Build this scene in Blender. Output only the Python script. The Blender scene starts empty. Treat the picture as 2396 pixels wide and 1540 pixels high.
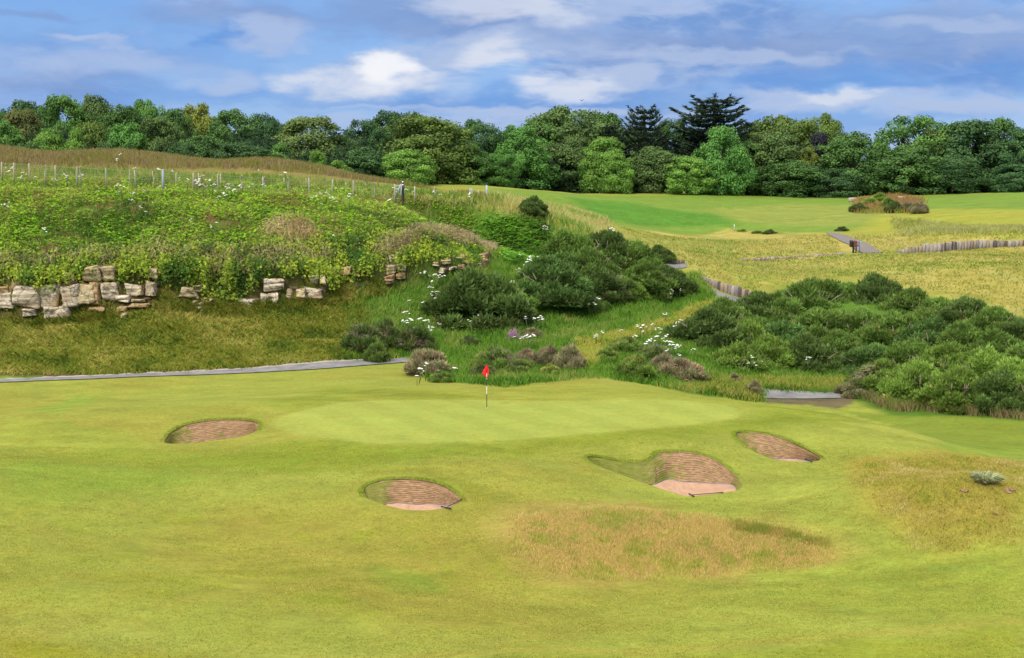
import bpy, math, random
import numpy as np
from mathutils import Vector
from mathutils.geometry import delaunay_2d_cdt

rng = np.random.default_rng(7)
R = math.radians
SC = bpy.context.scene
COL = SC.collection

# ------------------------------------------------------------------ camera
EYE = 11.15                 # eye height above the putting green
FOC = 3291.0                # focal length and image size in survey units
CX, CY, HOR = 1198.0, 770.0, 421.0
PITCH = math.atan((CY - HOR) / FOC)
cp, sp = math.cos(PITCH), math.sin(PITCH)
cam_d = bpy.data.cameras.new('camera')
cam = bpy.data.objects.new('camera', cam_d)
COL.objects.link(cam)
cam.location = (0, 0, EYE)
cam.rotation_euler = (math.pi / 2 - PITCH, 0, 0)
cam_d.sensor_width = 36
cam_d.lens = 36 * FOC / 2396.0
cam_d.clip_start = 0.5
cam_d.clip_end = 9000
SC.camera = cam


def ray(x, y):
    dx = (np.asarray(x, float) - CX) / FOC
    dy = -(np.asarray(y, float) - CY) / FOC
    X = dx
    Y = cp + dy * sp
    Z = -sp + dy * cp
    return X / Y, Z / Y         # per metre of ground distance


def PY(x, y, Y):
    a, b = ray(x, y)
    return (float(a * Y), float(Y), float(EYE + b * Y))


def PZ(x, y, z):
    a, b = ray(x, y)
    Y = (z - EYE) / b
    return (float(a * Y), float(Y), float(z))


# ------------------------------------------------------------------ noise
def _hash(ix, iy, seed):
    n = (ix.astype(np.int64) * 374761393 + iy.astype(np.int64) * 668265263 + seed * 974711) & 0x7fffffff
    n = ((n ^ (n >> 13)) * 1274126177) & 0x7fffffff
    n = n ^ (n >> 16)
    return (n & 0xffff) / 65535.0


def vnoise(x, y, seed=0):
    x = np.asarray(x, float); y = np.asarray(y, float)
    ix = np.floor(x); iy = np.floor(y)
    fx = x - ix; fy = y - iy
    fx = fx * fx * (3 - 2 * fx); fy = fy * fy * (3 - 2 * fy)
    a = _hash(ix, iy, seed); b = _hash(ix + 1, iy, seed)
    c = _hash(ix, iy + 1, seed); d = _hash(ix + 1, iy + 1, seed)
    return (a * (1 - fx) + b * fx) * (1 - fy) + (c * (1 - fx) + d * fx) * fy


def fbm(x, y, seed=0, octv=4):
    s = 0; a = 0.5; t = 0
    for k in range(octv):
        s = s + a * vnoise(x * 2 ** k, y * 2 ** k, seed + 17 * k); t += a; a *= 0.55
    return s / t


def sstep(a, b, x):
    t = np.clip((x - a) / (b - a), 0, 1)
    return t * t * (3 - 2 * t)


# ------------------------------------------------------------------ terrain: lower ground
ctrl = []
def cz(*pts):
    for x, y, z in pts: ctrl.append(PZ(x, y, z))
def cy(*pts):
    for x, y, Y in pts: ctrl.append(PY(x, y, Y))
def cw(*pts):
    for p in pts: ctrl.append(tuple(map(float, p)))

cz((0, 1540, -2.0), (600, 1540, -2.3), (1200, 1540, -2.4), (1800, 1540, -2.5), (2396, 1540, -2.6))
cz((0, 1400, -1.9), (600, 1400, -2.2), (1200, 1400, -2.4), (1800, 1400, -2.4), (2396, 1400, -2.4))
cz((0, 1280, -1.5), (600, 1280, -1.8), (1200, 1290, -1.9), (1600, 1290, -2.0), (1960, 1290, -2.0), (2396, 1290, -1.6))
cz((0, 1190, -1.1), (400, 1190, -1.3), (860, 1195, -1.25), (1080, 1195, -1.25), (1450, 1190, -1.3), (1750, 1190, -1.35), (2050, 1190, -1.3), (2396, 1170, -1.0))
cz((0, 1110, -.6), (400, 1110, -.8), (700, 1110, -.72), (950, 1112, -.58), (1250, 1110, -.7), (1400, 1060, -.5), (1550, 1050, -.45))
cz((1620, 1165, -1.3), (1500, 1140, -1.2), (1740, 1145, -1.25), (1640, 1060, -.55), (1720, 1100, -.85))
cz((1820, 1078, -1.0), (1930, 1086, -1.15), (1740, 1005, -.3), (1880, 1028, -.5), (2050, 1090, -1.0), (2200, 1110, -1.3))
cz((385, 1042, -.6), (600, 1020, -.5), (500, 975, -.08), (400, 990, -.2))
cz((900, 1035, -.2), (1300, 1020, -.2), (1600, 990, -.15), (1735, 970, -.1), (700, 1000, -.1))
cz((1139, 955, 0.0), (1300, 915, .1), (1500, 910, .1), (950, 905, .1), (1650, 930, .05))
cz((0, 1000, -.3), (0, 930, -.45), (200, 970, -.25), (300, 910, -.4), (600, 890, -.25), (850, 868, 0), (935, 846, 0))
cz((1800, 948, -.1), (1950, 968, -.32), (2080, 1000, -.55), (2180, 1030, -.85), (2250, 1075, -1.2))
cz((1870, 925, -1.8), (2200, 975, -1.9), (2396, 1000, -1.9), (2310, 1055, -1.75), (2396, 1085, -1.6))
cw((13, 75, -1.75), (17, 72.5, -1.85), (30, 64, -1.7), (-45, 70, -.7), (-45, 50, -1.5), (40, 50, -2.2), (40, 85, -1.2), (45, 110, 1.2), (60, 140, 4))
cz((1000, 890, -.05), (1350, 895, .05), (1150, 850, .1), (1400, 870, .1), (1380, 830, .2), (1200, 800, .5), (1450, 790, .4), (1600, 750, .7), (1700, 703, 1.6), (1590, 612, 3.0))
cz((1750, 880, -1.1), (1600, 850, -.3), (2000, 880, -1.4), (2396, 950, -1.6), (2100, 740, 1.0), (2396, 770, .8), (1900, 690, 2.0), (2100, 660, 2.6), (2396, 700, 1.9))
cz((2396, 640, 3.2), (2250, 600, 3.9), (2200, 640, 3.1), (1800, 622, 3.0), (1990, 603, 3.4), (2100, 598, 3.6), (2396, 580, 3.9), (1720, 655, 2.8), (1680, 592, 4.1), (1640, 640, 3.4))
cy((1700, 560, 168), (1600, 545, 180), (1500, 530, 185), (2000, 548, 172), (2300, 535, 170), (2396, 553, 154), (2100, 578, 152), (1850, 590, 150), (2200, 560, 157))
cy((1500, 490, 198), (1900, 500, 200), (2300, 500, 188), (1700, 475, 215), (2050, 480, 215))
cy((1050, 436, 198), (1150, 437, 205), (1300, 450, 220), (1600, 454, 235), (1900, 461, 240), (2150, 456, 235), (2396, 450, 230))
cw((0, 270, 9.0), (60, 270, 7.5), (95, 270, 7.5), (-60, 230, 9.5), (-20, 235, 9.3), (0, 320, 9.0), (100, 330, 8), (-110, 320, 9))
# dune ridge beyond the fence and the plateau behind the bank
for x, y in ((0, 347), (80, 362), (150, 364), (280, 359), (400, 373), (500, 386), (620, 377), (720, 389), (820, 417), (900, 431)):
    ctrl.append(PY(x, y, 136))
cw((-52, 120, 11.0), (-35, 120, 10.9), (-22, 121, 10.8), (-12, 122, 10.5), (-5, 124, 10.1), (-56, 162, 10.2), (-30, 162, 10.0), (-12, 160, 10.0))
cy((1240, 482, 125), (1310, 512, 126), (1400, 528, 150), (1450, 524, 165), (1000, 441, 165))
cw((-30, 95, 5), (-20, 98, 5.5), (-55, 95, 5), (-10, 102, 5.5), (0, 107, 5.5), (10, 115, 4.6))
cw((-120, 90, 6), (-120, 130, 11), (-150, 230, 10), (110, 90, 0), (120, 150, 5), (150, 240, 8), (-80, 40, -1.5), (80, 40, -2.5), (0, 20, -2.5), (60, 10, -3), (-60, 10, -2.5))
C = np.array(ctrl)


def _U(d2):
    return np.where(d2 > 1e-12, 0.5 * d2 * np.log(np.maximum(d2, 1e-12)), 0)


def tps_fit(C, lam=0.6):
    xy = C[:, :2] / 50.0
    n = len(C)
    d2 = ((xy[:, None] - xy[None]) ** 2).sum(-1)
    K = _U(d2) + np.eye(n) * lam * 1e-3
    P = np.hstack([np.ones((n, 1)), xy])
    A = np.zeros((n + 3, n + 3)); A[:n, :n] = K; A[:n, n:] = P; A[n:, :n] = P.T
    b = np.zeros(n + 3); b[:n] = C[:, 2]
    return xy, np.linalg.solve(A, b)


TXY, TW = tps_fit(C)


def tps(x, y):
    x = np.asarray(x, float) / 50; y = np.asarray(y, float) / 50
    n = len(TXY)
    r = TW[n] + TW[n + 1] * x + TW[n + 2] * y
    for i in range(n):
        r = r + TW[i] * _U((x - TXY[i, 0]) ** 2 + (y - TXY[i, 1]) ** 2)
    return r


# ------------------------------------------------------------------ terrain: quarried bank on the left
FOOT = np.array([(-90, 75.0), (-30, 82.6), (-20.5, 84.9), (-10.7, 88.9), (-2, 93.3), (6, 97.8), (12.5, 105), (15.5, 113), (15, 122)])
TK = np.array([0, 3.5, 7.0, 7.7, 10.0, 14.0, 20.0, 28.0])
PRO = np.array([
    (-.5, .9, 2.1, 5.0, 6.3, 8.2, 10.2, 10.9),
    (-.5, .9, 2.1, 5.0, 6.3, 8.2, 10.2, 10.9),
    (-.4, 1.4, 2.9, 5.4, 6.8, 8.5, 10.2, 10.8),
    (-.3, 1.4, 3.0, 5.0, 6.7, 8.3, 9.8, 10.4),
    (.1, 1.6, 3.7, 5.6, 7.3, 8.2, 9.1, 9.7),
    (.1, 1.3, 2.8, 3.2, 4.3, 5.8, 7.0, 7.8),
    (.6, 1.9, 3.2, 3.5, 4.2, 4.9, 5.7, 6.2),
    (1.6, 2.5, 3.2, 3.4, 3.8, 4.3, 4.8, 5.2),
    (2.3, 2.9, 3.5, 3.6, 3.8, 4.2, 4.6, 5.0)])


def bank_st(x, y):
    x = np.asarray(x, float); y = np.asarray(y, float)
    best = np.full(x.shape, 1e18); S = np.zeros(x.shape); T = np.zeros(x.shape)
    for i in range(len(FOOT) - 1):
        a = FOOT[i]; b = FOOT[i + 1]; d = b - a; L2 = (d ** 2).sum()
        u = np.clip(((x - a[0]) * d[0] + (y - a[1]) * d[1]) / L2, 0, 1)
        px = a[0] + u * d[0]; py = a[1] + u * d[1]
        dd = (x - px) ** 2 + (y - py) ** 2
        sg = np.sign(d[0] * (y - a[1]) - d[1] * (x - a[0]))
        m = dd < best
        best = np.where(m, dd, best); S = np.where(m, i + u, S); T = np.where(m, sg * np.sqrt(dd), T)
    return S, T


def raw_h(x, y):
    x = np.asarray(x, float); y = np.asarray(y, float)
    L = tps(x, y)
    far = np.maximum(np.abs(x) - 110, 0) / 120 + np.maximum(y - 300, 0) / 120 + np.maximum(15 - y, 0) / 40
    fw = sstep(0, 1, far)
    L = L * (1 - fw) + (6.5 * sstep(-100, 300, y) + 0) * fw
    near_ = (1 - sstep(56, 62, y)) + .5 * sstep(-14, -20, x) * 0
    L = L + 0.55 * (fbm(x / 8 + 4, y / 6.5, 3, 2) - .5) * near_ * (y > 0) + 0.05 * (fbm(x / 3, y / 3, 6) - .5)
    for gx0, gy0, rx_, ry_, am in ((-20, 61, 7, 3.2, -.28), (-16, 68.5, 9, 2.6, .22), (-9, 50, 6, 2.5, -.22), (3.5, 49, 3.2, 2.2, .12), (-4, 58.5, 9, 1.6, -.12), (8, 58.5, 8, 1.5, -.12), (7.5, 47.5, 4.5, 2.2, -.22), (15, 43, 5, 2.5, .2), (-12, 43, 8, 2.5, .22), (12.5, 56.5, 2.0, 1.2, .12), (-3.3, 57.0, 2.6, 1.0, .12), (17.5, 53.5, 4.5, 2.6, .45), (-26, 52, 6, 3, .25)):
        L = L + 1.45 * am * np.exp(-((x - gx0) / rx_) ** 2 - ((y - gy0) / ry_) ** 2)
    rough = sstep(95, 130, y)
    L = L + rough * 0.5 * (fbm(x / 7, y / 9, 5) - .5)
    S, T = bank_st(x, y)
    wob = 1.6 * (fbm(x / 5 + 9, y / 5, 11, 3) - .5)
    Tn = T + wob * sstep(3, 6, T)
    i = np.clip(np.floor(S).astype(int), 0, len(FOOT) - 2); f = S - i
    f = f * f * (3 - 2 * f)
    za = np.zeros(x.shape)
    for k in range(len(TK) - 1):
        m = (Tn >= TK[k]) & (Tn < TK[k + 1] if k < len(TK) - 2 else Tn >= TK[k])
        u = (Tn - TK[k]) / (TK[k + 1] - TK[k])
        u = np.clip(u, 0, 1)
        z0 = PRO[i, k] * (1 - f) + PRO[i + 1, k] * f
        z1 = PRO[i, k + 1] * (1 - f) + PRO[i + 1, k + 1] * f
        za = np.where(m, z0 + (z1 - z0) * u, za)
    za = za + 0.7 * (fbm(x / 3.0, y / 3.0, 21) - .5) * sstep(1, 5, T)
    w = sstep(-0.2, 1.6, T) * (1 - sstep(19, 32, T)) * (1 - sstep(7.3, 8.0, S)) * sstep(-120, -95, x)
    return L * (1 - w) + za * w


def _ax(segs):
    out = [segs[0][0]]
    for a, b, s in segs:
        n = max(1, int(round((b - a) / s)))
        out += list(np.linspace(a, b, n + 1)[1:])
    return out


def _grow(a, to, s0, g=1.22):
    v = []; s = s0; x = a
    while abs(x) < abs(to):
        x = x + math.copysign(s, to); v.append(x); s *= g
    return v


gx = _ax([(-33, 33, .15), (33, 45, .3), (45, 100, 1.0)])
gx = sorted([-v for v in _ax([(33, 45, .3), (45, 100, 1.0)])[1:]]) + gx
gx = sorted(_grow(-100, -4000, 2)) + gx + _grow(100, 4000, 2)
gy = _ax([(0, 30, 1.0), (30, 62, .12), (62, 80, .13), (80, 104, .16), (104, 145, .35), (145, 280, .8)])
gy = sorted([-v for v in _grow(-.001, -600, 2)] and _grow(-1.0, -600, 2)) + gy + _grow(280, 5000, 3)
GX = np.array(gx); GY = np.array(gy)
XX, YY = np.meshgrid(GX, GY, indexing='ij')
HH = raw_h(XX, YY)


def hq(x, y):
    x = np.asarray(x, float); y = np.asarray(y, float)
    i = np.clip(np.searchsorted(GX, x) - 1, 0, len(GX) - 2)
    j = np.clip(np.searchsorted(GY, y) - 1, 0, len(GY) - 2)
    u = np.clip((x - GX[i]) / (GX[i + 1] - GX[i]), 0, 1); v = np.clip((y - GY[j]) / (GY[j + 1] - GY[j]), 0, 1)
    return (HH[i, j] * (1 - u) + HH[i + 1, j] * u) * (1 - v) + (HH[i, j + 1] * (1 - u) + HH[i + 1, j + 1] * u) * v


def G(x, y, lo=25.0, hi=330.0):
    """ground point seen at survey point (x, y)"""
    a, b = ray(x, y)
    Y = np.concatenate([np.arange(lo, 110, .04), np.arange(110, hi, .15)])
    d = (EYE + b * Y) - hq(a * Y, Y)
    k = np.argmax(d < 0) if (d < 0).any() else int(np.argmin(d))
    k = max(k, 1)
    t = d[k - 1] / (d[k - 1] - d[k]) if d[k] < 0 else 0
    yy = Y[k - 1] + (Y[k] - Y[k - 1]) * t
    xx = float(a * yy)
    return xx, float(yy), float(hq(xx, yy))


def Gp(pts, **k):
    return np.array([G(p[0], p[1], **k)[:2] for p in pts])


def proj(X, Y, Z):
    dz = Z - EYE; dep = Y * cp - dz * sp; up = Y * sp + dz * cp
    return CX + FOC * X / dep, CY - FOC * up / dep


def closed_spline(P, n=8):
    P = np.asarray(P, float); out = []
    m = len(P)
    for i in range(m):
        p0, p1, p2, p3 = P[i - 1], P[i], P[(i + 1) % m], P[(i + 2) % m]
        for k in range(n):
            t = k / n
            out.append(.5 * ((2 * p1) + (-p0 + p2) * t + (2 * p0 - 5 * p1 + 4 * p2 - p3) * t * t + (-p0 + 3 * p1 - 3 * p2 + p3) * t ** 3))
    return np.array(out)


def open_spline(P, n=8):
    P = np.asarray(P, float); Q = np.vstack([2 * P[0] - P[1], P, 2 * P[-1] - P[-2]]); out = []
    for i in range(1, len(Q) - 2):
        p0, p1, p2, p3 = Q[i - 1], Q[i], Q[i + 1], Q[i + 2]
        for k in range(n):
            t = k / n
            out.append(.5 * ((2 * p1) + (-p0 + p2) * t + (2 * p0 - 5 * p1 + 4 * p2 - p3) * t * t + (-p0 + 3 * p1 - 3 * p2 + p3) * t ** 3))
    out.append(P[-1])
    return np.array(out)


def poly_sd(P, x, y):
    """signed distance to closed polygon, positive inside"""
    x = np.asarray(x, float); y = np.asarray(y, float)
    best = np.full(x.shape, 1e18); ins = np.zeros(x.shape, bool)
    m = len(P)
    for i in range(m):
        a = P[i]; b = P[(i + 1) % m]; d = b - a; L2 = max((d ** 2).sum(), 1e-12)
        u = np.clip(((x - a[0]) * d[0] + (y - a[1]) * d[1]) / L2, 0, 1)
        best = np.minimum(best, (x - a[0] - u * d[0]) ** 2 + (y - a[1] - u * d[1]) ** 2)
        if a[1] != b[1]:
            c = ((a[1] > y) != (b[1] > y)) & (x < (b[0] - a[0]) * (y - a[1]) / (b[1] - a[1]) + a[0])
            ins ^= c
    return np.where(ins, 1, -1) * np.sqrt(best)


def S3(r, g, b, k=0.5):
    """albedo of a surface that shows as sRGB r,g,b in full daylight"""
    f = lambda c: (c / 255 / 12.92 if c / 255 <= .04045 else ((c / 255 + .055) / 1.055) ** 2.4) * k
    return np.array([f(r), f(g), f(b)])
# ------------------------------------------------------------------ materials helpers
def new_mat(name):
    m = bpy.data.materials.new(name); m.use_nodes = True
    nt = m.node_tree
    for n in list(nt.nodes): nt.nodes.remove(n)
    out = nt.nodes.new('ShaderNodeOutputMaterial')
    return m, nt, out


def N(nt, kind, **kw):
    n = nt.nodes.new(kind)
    for k, v in kw.items():
        if k in n.inputs.keys() if isinstance(k, str) else False: n.inputs[k].default_value = v
        else: setattr(n, k, v)
    return n


def leaf_mat(name, rough=.75, transl=.25, attr=True, col=(.1, .2, .05), vary=.12, objcol=False, tcol=1.15, spec=.12):
    """diffuse + translucent leaf surface; colour from the mesh's own colour attribute or the object's colour times clump tone"""
    m, nt, out = new_mat(name)
    L = nt.links.new
    if attr:
        a = nt.nodes.new('ShaderNodeVertexColor'); a.layer_name = 'col'; src = a.outputs['Color']
    else:
        c = nt.nodes.new('ShaderNodeRGB'); c.outputs[0].default_value = (*col, 1); src = c.outputs[0]
    if objcol:
        oi = nt.nodes.new('ShaderNodeObjectInfo')
        mx = nt.nodes.new('ShaderNodeMix'); mx.data_type = 'RGBA'; mx.blend_type = 'MULTIPLY'; mx.inputs[0].default_value = 1
        L(src, mx.inputs[6]); L(oi.outputs['Color'], mx.inputs[7]); src = mx.outputs[2]
    p = nt.nodes.new('ShaderNodeBsdfPrincipled'); p.inputs['Roughness'].default_value = rough
    p.inputs['Specular IOR Level'].default_value = spec
    t = nt.nodes.new('ShaderNodeBsdfTranslucent')
    s = nt.nodes.new('ShaderNodeMixShader'); s.inputs[0].default_value = transl
    L(src, p.inputs['Base Color']); L(src, t.inputs['Color'])
    L(p.outputs[0], s.inputs[1]); L(t.outputs[0], s.inputs[2]); L(s.outputs[0], out.inputs[0])
    return m


def plain_mat(name, col, rough=.7, noise=.25, scale=6.0, bump=.0, metallic=0, spec=.3, stretch=(1, 1, 1)):
    m, nt, out = new_mat(name); L = nt.links.new
    p = nt.nodes.new('ShaderNodeBsdfPrincipled'); p.inputs['Roughness'].default_value = rough; p.inputs['Metallic'].default_value = metallic
    p.inputs['Specular IOR Level'].default_value = spec
    tc = nt.nodes.new('ShaderNodeTexCoord'); mp = nt.nodes.new('ShaderNodeMapping'); mp.inputs['Scale'].default_value = stretch
    nz = nt.nodes.new('ShaderNodeTexNoise'); nz.inputs['Scale'].default_value = scale; nz.inputs['Detail'].default_value = 6
    L(tc.outputs['Object'], mp.inputs[0]); L(mp.outputs[0], nz.inputs['Vector'])
    r = nt.nodes.new('ShaderNodeMapRange'); r.inputs[1].default_value = .25; r.inputs[2].default_value = .75
    r.inputs[3].default_value = 1 - noise; r.inputs[4].default_value = 1 + noise
    L(nz.outputs[0], r.inputs[0])
    mx = nt.nodes.new('ShaderNodeVectorMath'); mx.operation = 'SCALE'; mx.inputs[0].default_value = col
    L(r.outputs[0], mx.inputs['Scale']); L(mx.outputs[0], p.inputs['Base Color'])
    if bump:
        b = nt.nodes.new('ShaderNodeBump'); b.inputs['Strength'].default_value = bump; b.inputs['Distance'].default_value = .03
        L(nz.outputs[0], b.inputs['Height']); L(b.outputs[0], p.inputs['Normal'])
    L(p.outputs[0], out.inputs[0])
    return m


def ground_mat():
    m, nt, out = new_mat('turf'); L = nt.links.new
    a = nt.nodes.new('ShaderNodeVertexColor'); a.layer_name = 'col'
    p = nt.nodes.new('ShaderNodeBsdfPrincipled'); p.inputs['Roughness'].default_value = .95; p.inputs['Specular IOR Level'].default_value = .05
    tc = nt.nodes.new('ShaderNodeTexCoord')
    facs = []
    for sc, st, lo, hi in ((7.0, (.55, 1, 1), .84, 1.16), (26.0, (.5, 1, 1), .78, 1.22), (1.6, (.5, 1, 1), .93, 1.07)):
        mp = nt.nodes.new('ShaderNodeMapping'); mp.inputs['Scale'].default_value = st
        nz = nt.nodes.new('ShaderNodeTexNoise'); nz.inputs['Scale'].default_value = sc; nz.inputs['Detail'].default_value = 5; nz.inputs['Roughness'].default_value = .65
        L(tc.outputs['Object'], mp.inputs[0]); L(mp.outputs[0], nz.inputs['Vector'])
        r = nt.nodes.new('ShaderNodeMapRange'); r.inputs[1].default_value = .3; r.inputs[2].default_value = .7; r.inputs[3].default_value = lo; r.inputs[4].default_value = hi
        L(nz.outputs[0], r.inputs[0]); facs.append((r, nz))
    m1 = nt.nodes.new('ShaderNodeMath'); m1.operation = 'MULTIPLY'; L(facs[0][0].outputs[0], m1.inputs[0]); L(facs[1][0].outputs[0], m1.inputs[1])
    m2 = nt.nodes.new('ShaderNodeMath'); m2.operation = 'MULTIPLY'; L(m1.outputs[0], m2.inputs[0]); L(facs[2][0].outputs[0], m2.inputs[1])
    # per-vertex texture strength in alpha
    m3 = nt.nodes.new('ShaderNodeMix'); m3.data_type = 'FLOAT'; m3.inputs[2].default_value = 1.0
    L(a.outputs['Alpha'], m3.inputs[0]); L(m2.outputs[0], m3.inputs[3])
    v = nt.nodes.new('ShaderNodeVectorMath'); v.operation = 'SCALE'; L(a.outputs['Color'], v.inputs[0]); L(m3.outputs[0], v.inputs['Scale'])
    # yellow / green hue drift
    hz = nt.nodes.new('ShaderNodeTexNoise'); hz.inputs['Scale'].default_value = .9; hz.inputs['Detail'].default_value = 6
    L(tc.outputs['Object'], hz.inputs['Vector'])
    hr = nt.nodes.new('ShaderNodeMapRange'); hr.inputs[1].default_value = .3; hr.inputs[2].default_value = .7; hr.inputs[3].default_value = .491; hr.inputs[4].default_value = .509
    L(hz.outputs[0], hr.inputs[0])
    hs = nt.nodes.new('ShaderNodeHueSaturation'); L(hr.outputs[0], hs.inputs['Hue']); L(v.outputs[0], hs.inputs['Color'])
    L(hs.outputs[0], p.inputs['Base Color'])
    b = nt.nodes.new('ShaderNodeBump'); b.inputs['Strength'].default_value = .5; b.inputs['Distance'].default_value = .04
    L(facs[1][1].outputs[0], b.inputs['Height']); L(b.outputs[0], p.inputs['Normal'])
    L(p.outputs[0], out.inputs[0])
    return m


def mesh_from(name, V, F, mat=None, parent=None, smooth=False, cols=None, corner=None, norms=None):
    """V (n,3); F (m,k) constant size or list of index lists"""
    me = bpy.data.meshes.new(name)
    V = np.asarray(V, np.float32)
    me.vertices.add(len(V)); me.vertices.foreach_set('co', V.ravel())
    if isinstance(F, np.ndarray):
        k = F.shape[1]; idx = F.ravel().astype(np.int32); st = np.arange(0, len(idx), k, dtype=np.int32)
    else:
        idx = np.array([i for f in F for i in f], np.int32)
        ln = np.array([len(f) for f in F]); st = np.concatenate([[0], np.cumsum(ln)[:-1]]).astype(np.int32)
    me.loops.add(len(idx)); me.loops.foreach_set('vertex_index', idx)
    me.polygons.add(len(st)); me.polygons.foreach_set('loop_start', st)
    me.update(calc_edges=True); me.validate(verbose=False)
    if smooth:
        me.polygons.foreach_set('use_smooth', np.ones(len(me.polygons), bool))
    if cols is not None:
        c = np.ones((len(V), 4), np.float32); c[:, :cols.shape[1]] = cols
        at = me.color_attributes.new('col', 'FLOAT_COLOR', 'POINT'); at.data.foreach_set('color', c.ravel())
    if norms is not None:
        me.normals_split_custom_set_from_vertices(norms)
    if mat: me.materials.append(mat)
    o = bpy.data.objects.new(name, me); COL.objects.link(o)
    if parent: o.parent = parent
    return o


def tag(o, label=None, cat=None, group=None, kind=None):
    if label: o['label'] = label
    if cat: o['category'] = cat
    if group: o['group'] = group
    if kind: o['kind'] = kind
    return o


def empty(name, loc, rz=0.0, scale=1.0):
    o = bpy.data.objects.new(name, None); COL.objects.link(o)
    o.location = loc; o.rotation_euler = (0, 0, rz)
    o.scale = (scale,) * 3 if isinstance(scale, (int, float)) else scale
    o.empty_display_size = .2
    return o


# ------------------------------------------------------------------ bunker outlines on the ground plan
BUNK = {
 'b1': [(385, 1036), (395, 1015), (430, 995), (480, 984), (540, 981), (590, 984), (606, 995), (598, 1010), (560, 1022), (500, 1031), (440, 1037)],
 'b2': [(848, 1150), (860, 1134), (900, 1122), (960, 1120), (1010, 1127), (1050, 1143), (1080, 1168), (1076, 1176), (1042, 1189), (985, 1195), (930, 1190), (880, 1175), (853, 1163)],
 'b3': [(1372, 1070), (1400, 1069), (1450, 1078), (1498, 1082), (1524, 1074), (1542, 1058), (1590, 1056), (1640, 1063), (1690, 1085), (1725, 1115), (1735, 1141), (1700, 1152), (1612, 1161), (1560, 1148), (1500, 1128), (1440, 1106), (1390, 1086)],
 'b4': [(1722, 1013), (1750, 1010), (1800, 1017), (1850, 1033), (1900, 1058), (1923, 1074), (1900, 1080), (1850, 1079), (1800, 1072), (1760, 1054), (1730, 1032)],
}
RIM = {k: closed_spline(Gp(v), 10) for k, v in BUNK.items()}

# ------------------------------------------------------------------ ground colours
base = dict(
    fair=S3(160, 168, 72), band=S3(134, 150, 44), green=S3(176, 188, 88), patch=S3(162, 152, 66), lime=S3(128, 160, 54),
    nrough=S3(180, 160, 86), rrough=S3(170, 156, 68), gold=S3(184, 172, 86), golddk=S3(146, 150, 62), hill=S3(130, 160, 64), hillb=S3(98, 148, 52), hilly=S3(156, 166, 78),
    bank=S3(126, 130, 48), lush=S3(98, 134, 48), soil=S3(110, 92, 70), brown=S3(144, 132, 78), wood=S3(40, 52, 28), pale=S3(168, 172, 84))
GX_, GY_ = XX.ravel(), YY.ravel()
NV = len(GX_)
colr = np.zeros((NV, 4), np.float32)
wx = GX_ + 1.2 * (fbm(GX_ / 2.5, GY_ / 2.5, 31) - .5)
wy = GY_ + 2.0 * (fbm(GX_ / 2.5, GY_ / 2.5, 37) - .5)
nA = fbm(GX_ / 5, GY_ / 5, 41)[:, None]; nB = fbm(GX_ / 1.1, GY_ / 1.4, 43)[:, None]; nC = fbm(GX_ / 14, GY_ / 9, 47)[:, None]
colr[:, :3] = base['fair'] * (.95 + .1 * nA)
colr[:, 3] = 1.0


def paint(pts, col, soft=1.0, k=1.0, tex=None, wob=1.0, world=False, nz=None):
    P = np.asarray(pts, float) if world else Gp(pts)
    lo = P.min(0) - soft * 2 - 2; hi = P.max(0) + soft * 2 + 2
    m = (GX_ > lo[0]) & (GX_ < hi[0]) & (GY_ > lo[1]) & (GY_ < hi[1])
    x = GX_[m] + (wx[m] - GX_[m]) * wob; y = GY_[m] + (wy[m] - GY_[m]) * wob
    w = sstep(-soft, soft, poly_sd(P, x, y)) * k
    if nz is not None: w = w * nz[m, 0]
    colr[m, :3] = colr[m, :3] * (1 - w[:, None]) + np.asarray(col) * w[:, None]
    if tex is not None: colr[m, 3] = colr[m, 3] * (1 - w) + tex * w


def contrast(n, a=.35, b=.65): return sstep(a, b, n)

# mottled fairway patches
colr[:, :3] = colr[:, :3] * (1 - .5 * contrast(nC, .45, .7)) + base['patch'] * .5 * contrast(nC, .45, .7)
paint([(500, 1180), (1150, 1160), (1260, 1330), (1100, 1440), (700, 1400), (350, 1300)], base['patch'], 2.5, .6, 1.2)
paint([(0, 1180), (700, 1170), (1250, 1300), (1200, 1450), (600, 1420), (0, 1400)], S3(150, 160, 52), 1.5, .6, 1.5, nz=contrast(nB, .45, .75))
paint([(0, 1060), (120, 1075), (420, 1090), (520, 1110), (380, 1150), (0, 1180)], base['lime'], 1.5, .6)
paint([(850, 1330), (1000, 1345), (1060, 1400), (980, 1395), (880, 1350)], base['lime'], .5, .55)
paint([(0, 1480), (200, 1530), (600, 1560), (0, 1600)], S3(160, 160, 45), .6, .8)
paint([(0, 1410), (500, 1500), (1200, 1500), (900, 1540), (200, 1525), (0, 1470)], base['pale'], .8, .4)
paint([(1300, 1515), (2396, 1440), (2396, 1456), (1300, 1528), (0, 1560), (0, 1550)], S3(172, 166, 74), .12, .6, wob=.1)
paint([(1300, 1530), (2396, 1458), (2396, 1540), (1200, 1540)], S3(148, 160, 46), .5, .6)
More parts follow.
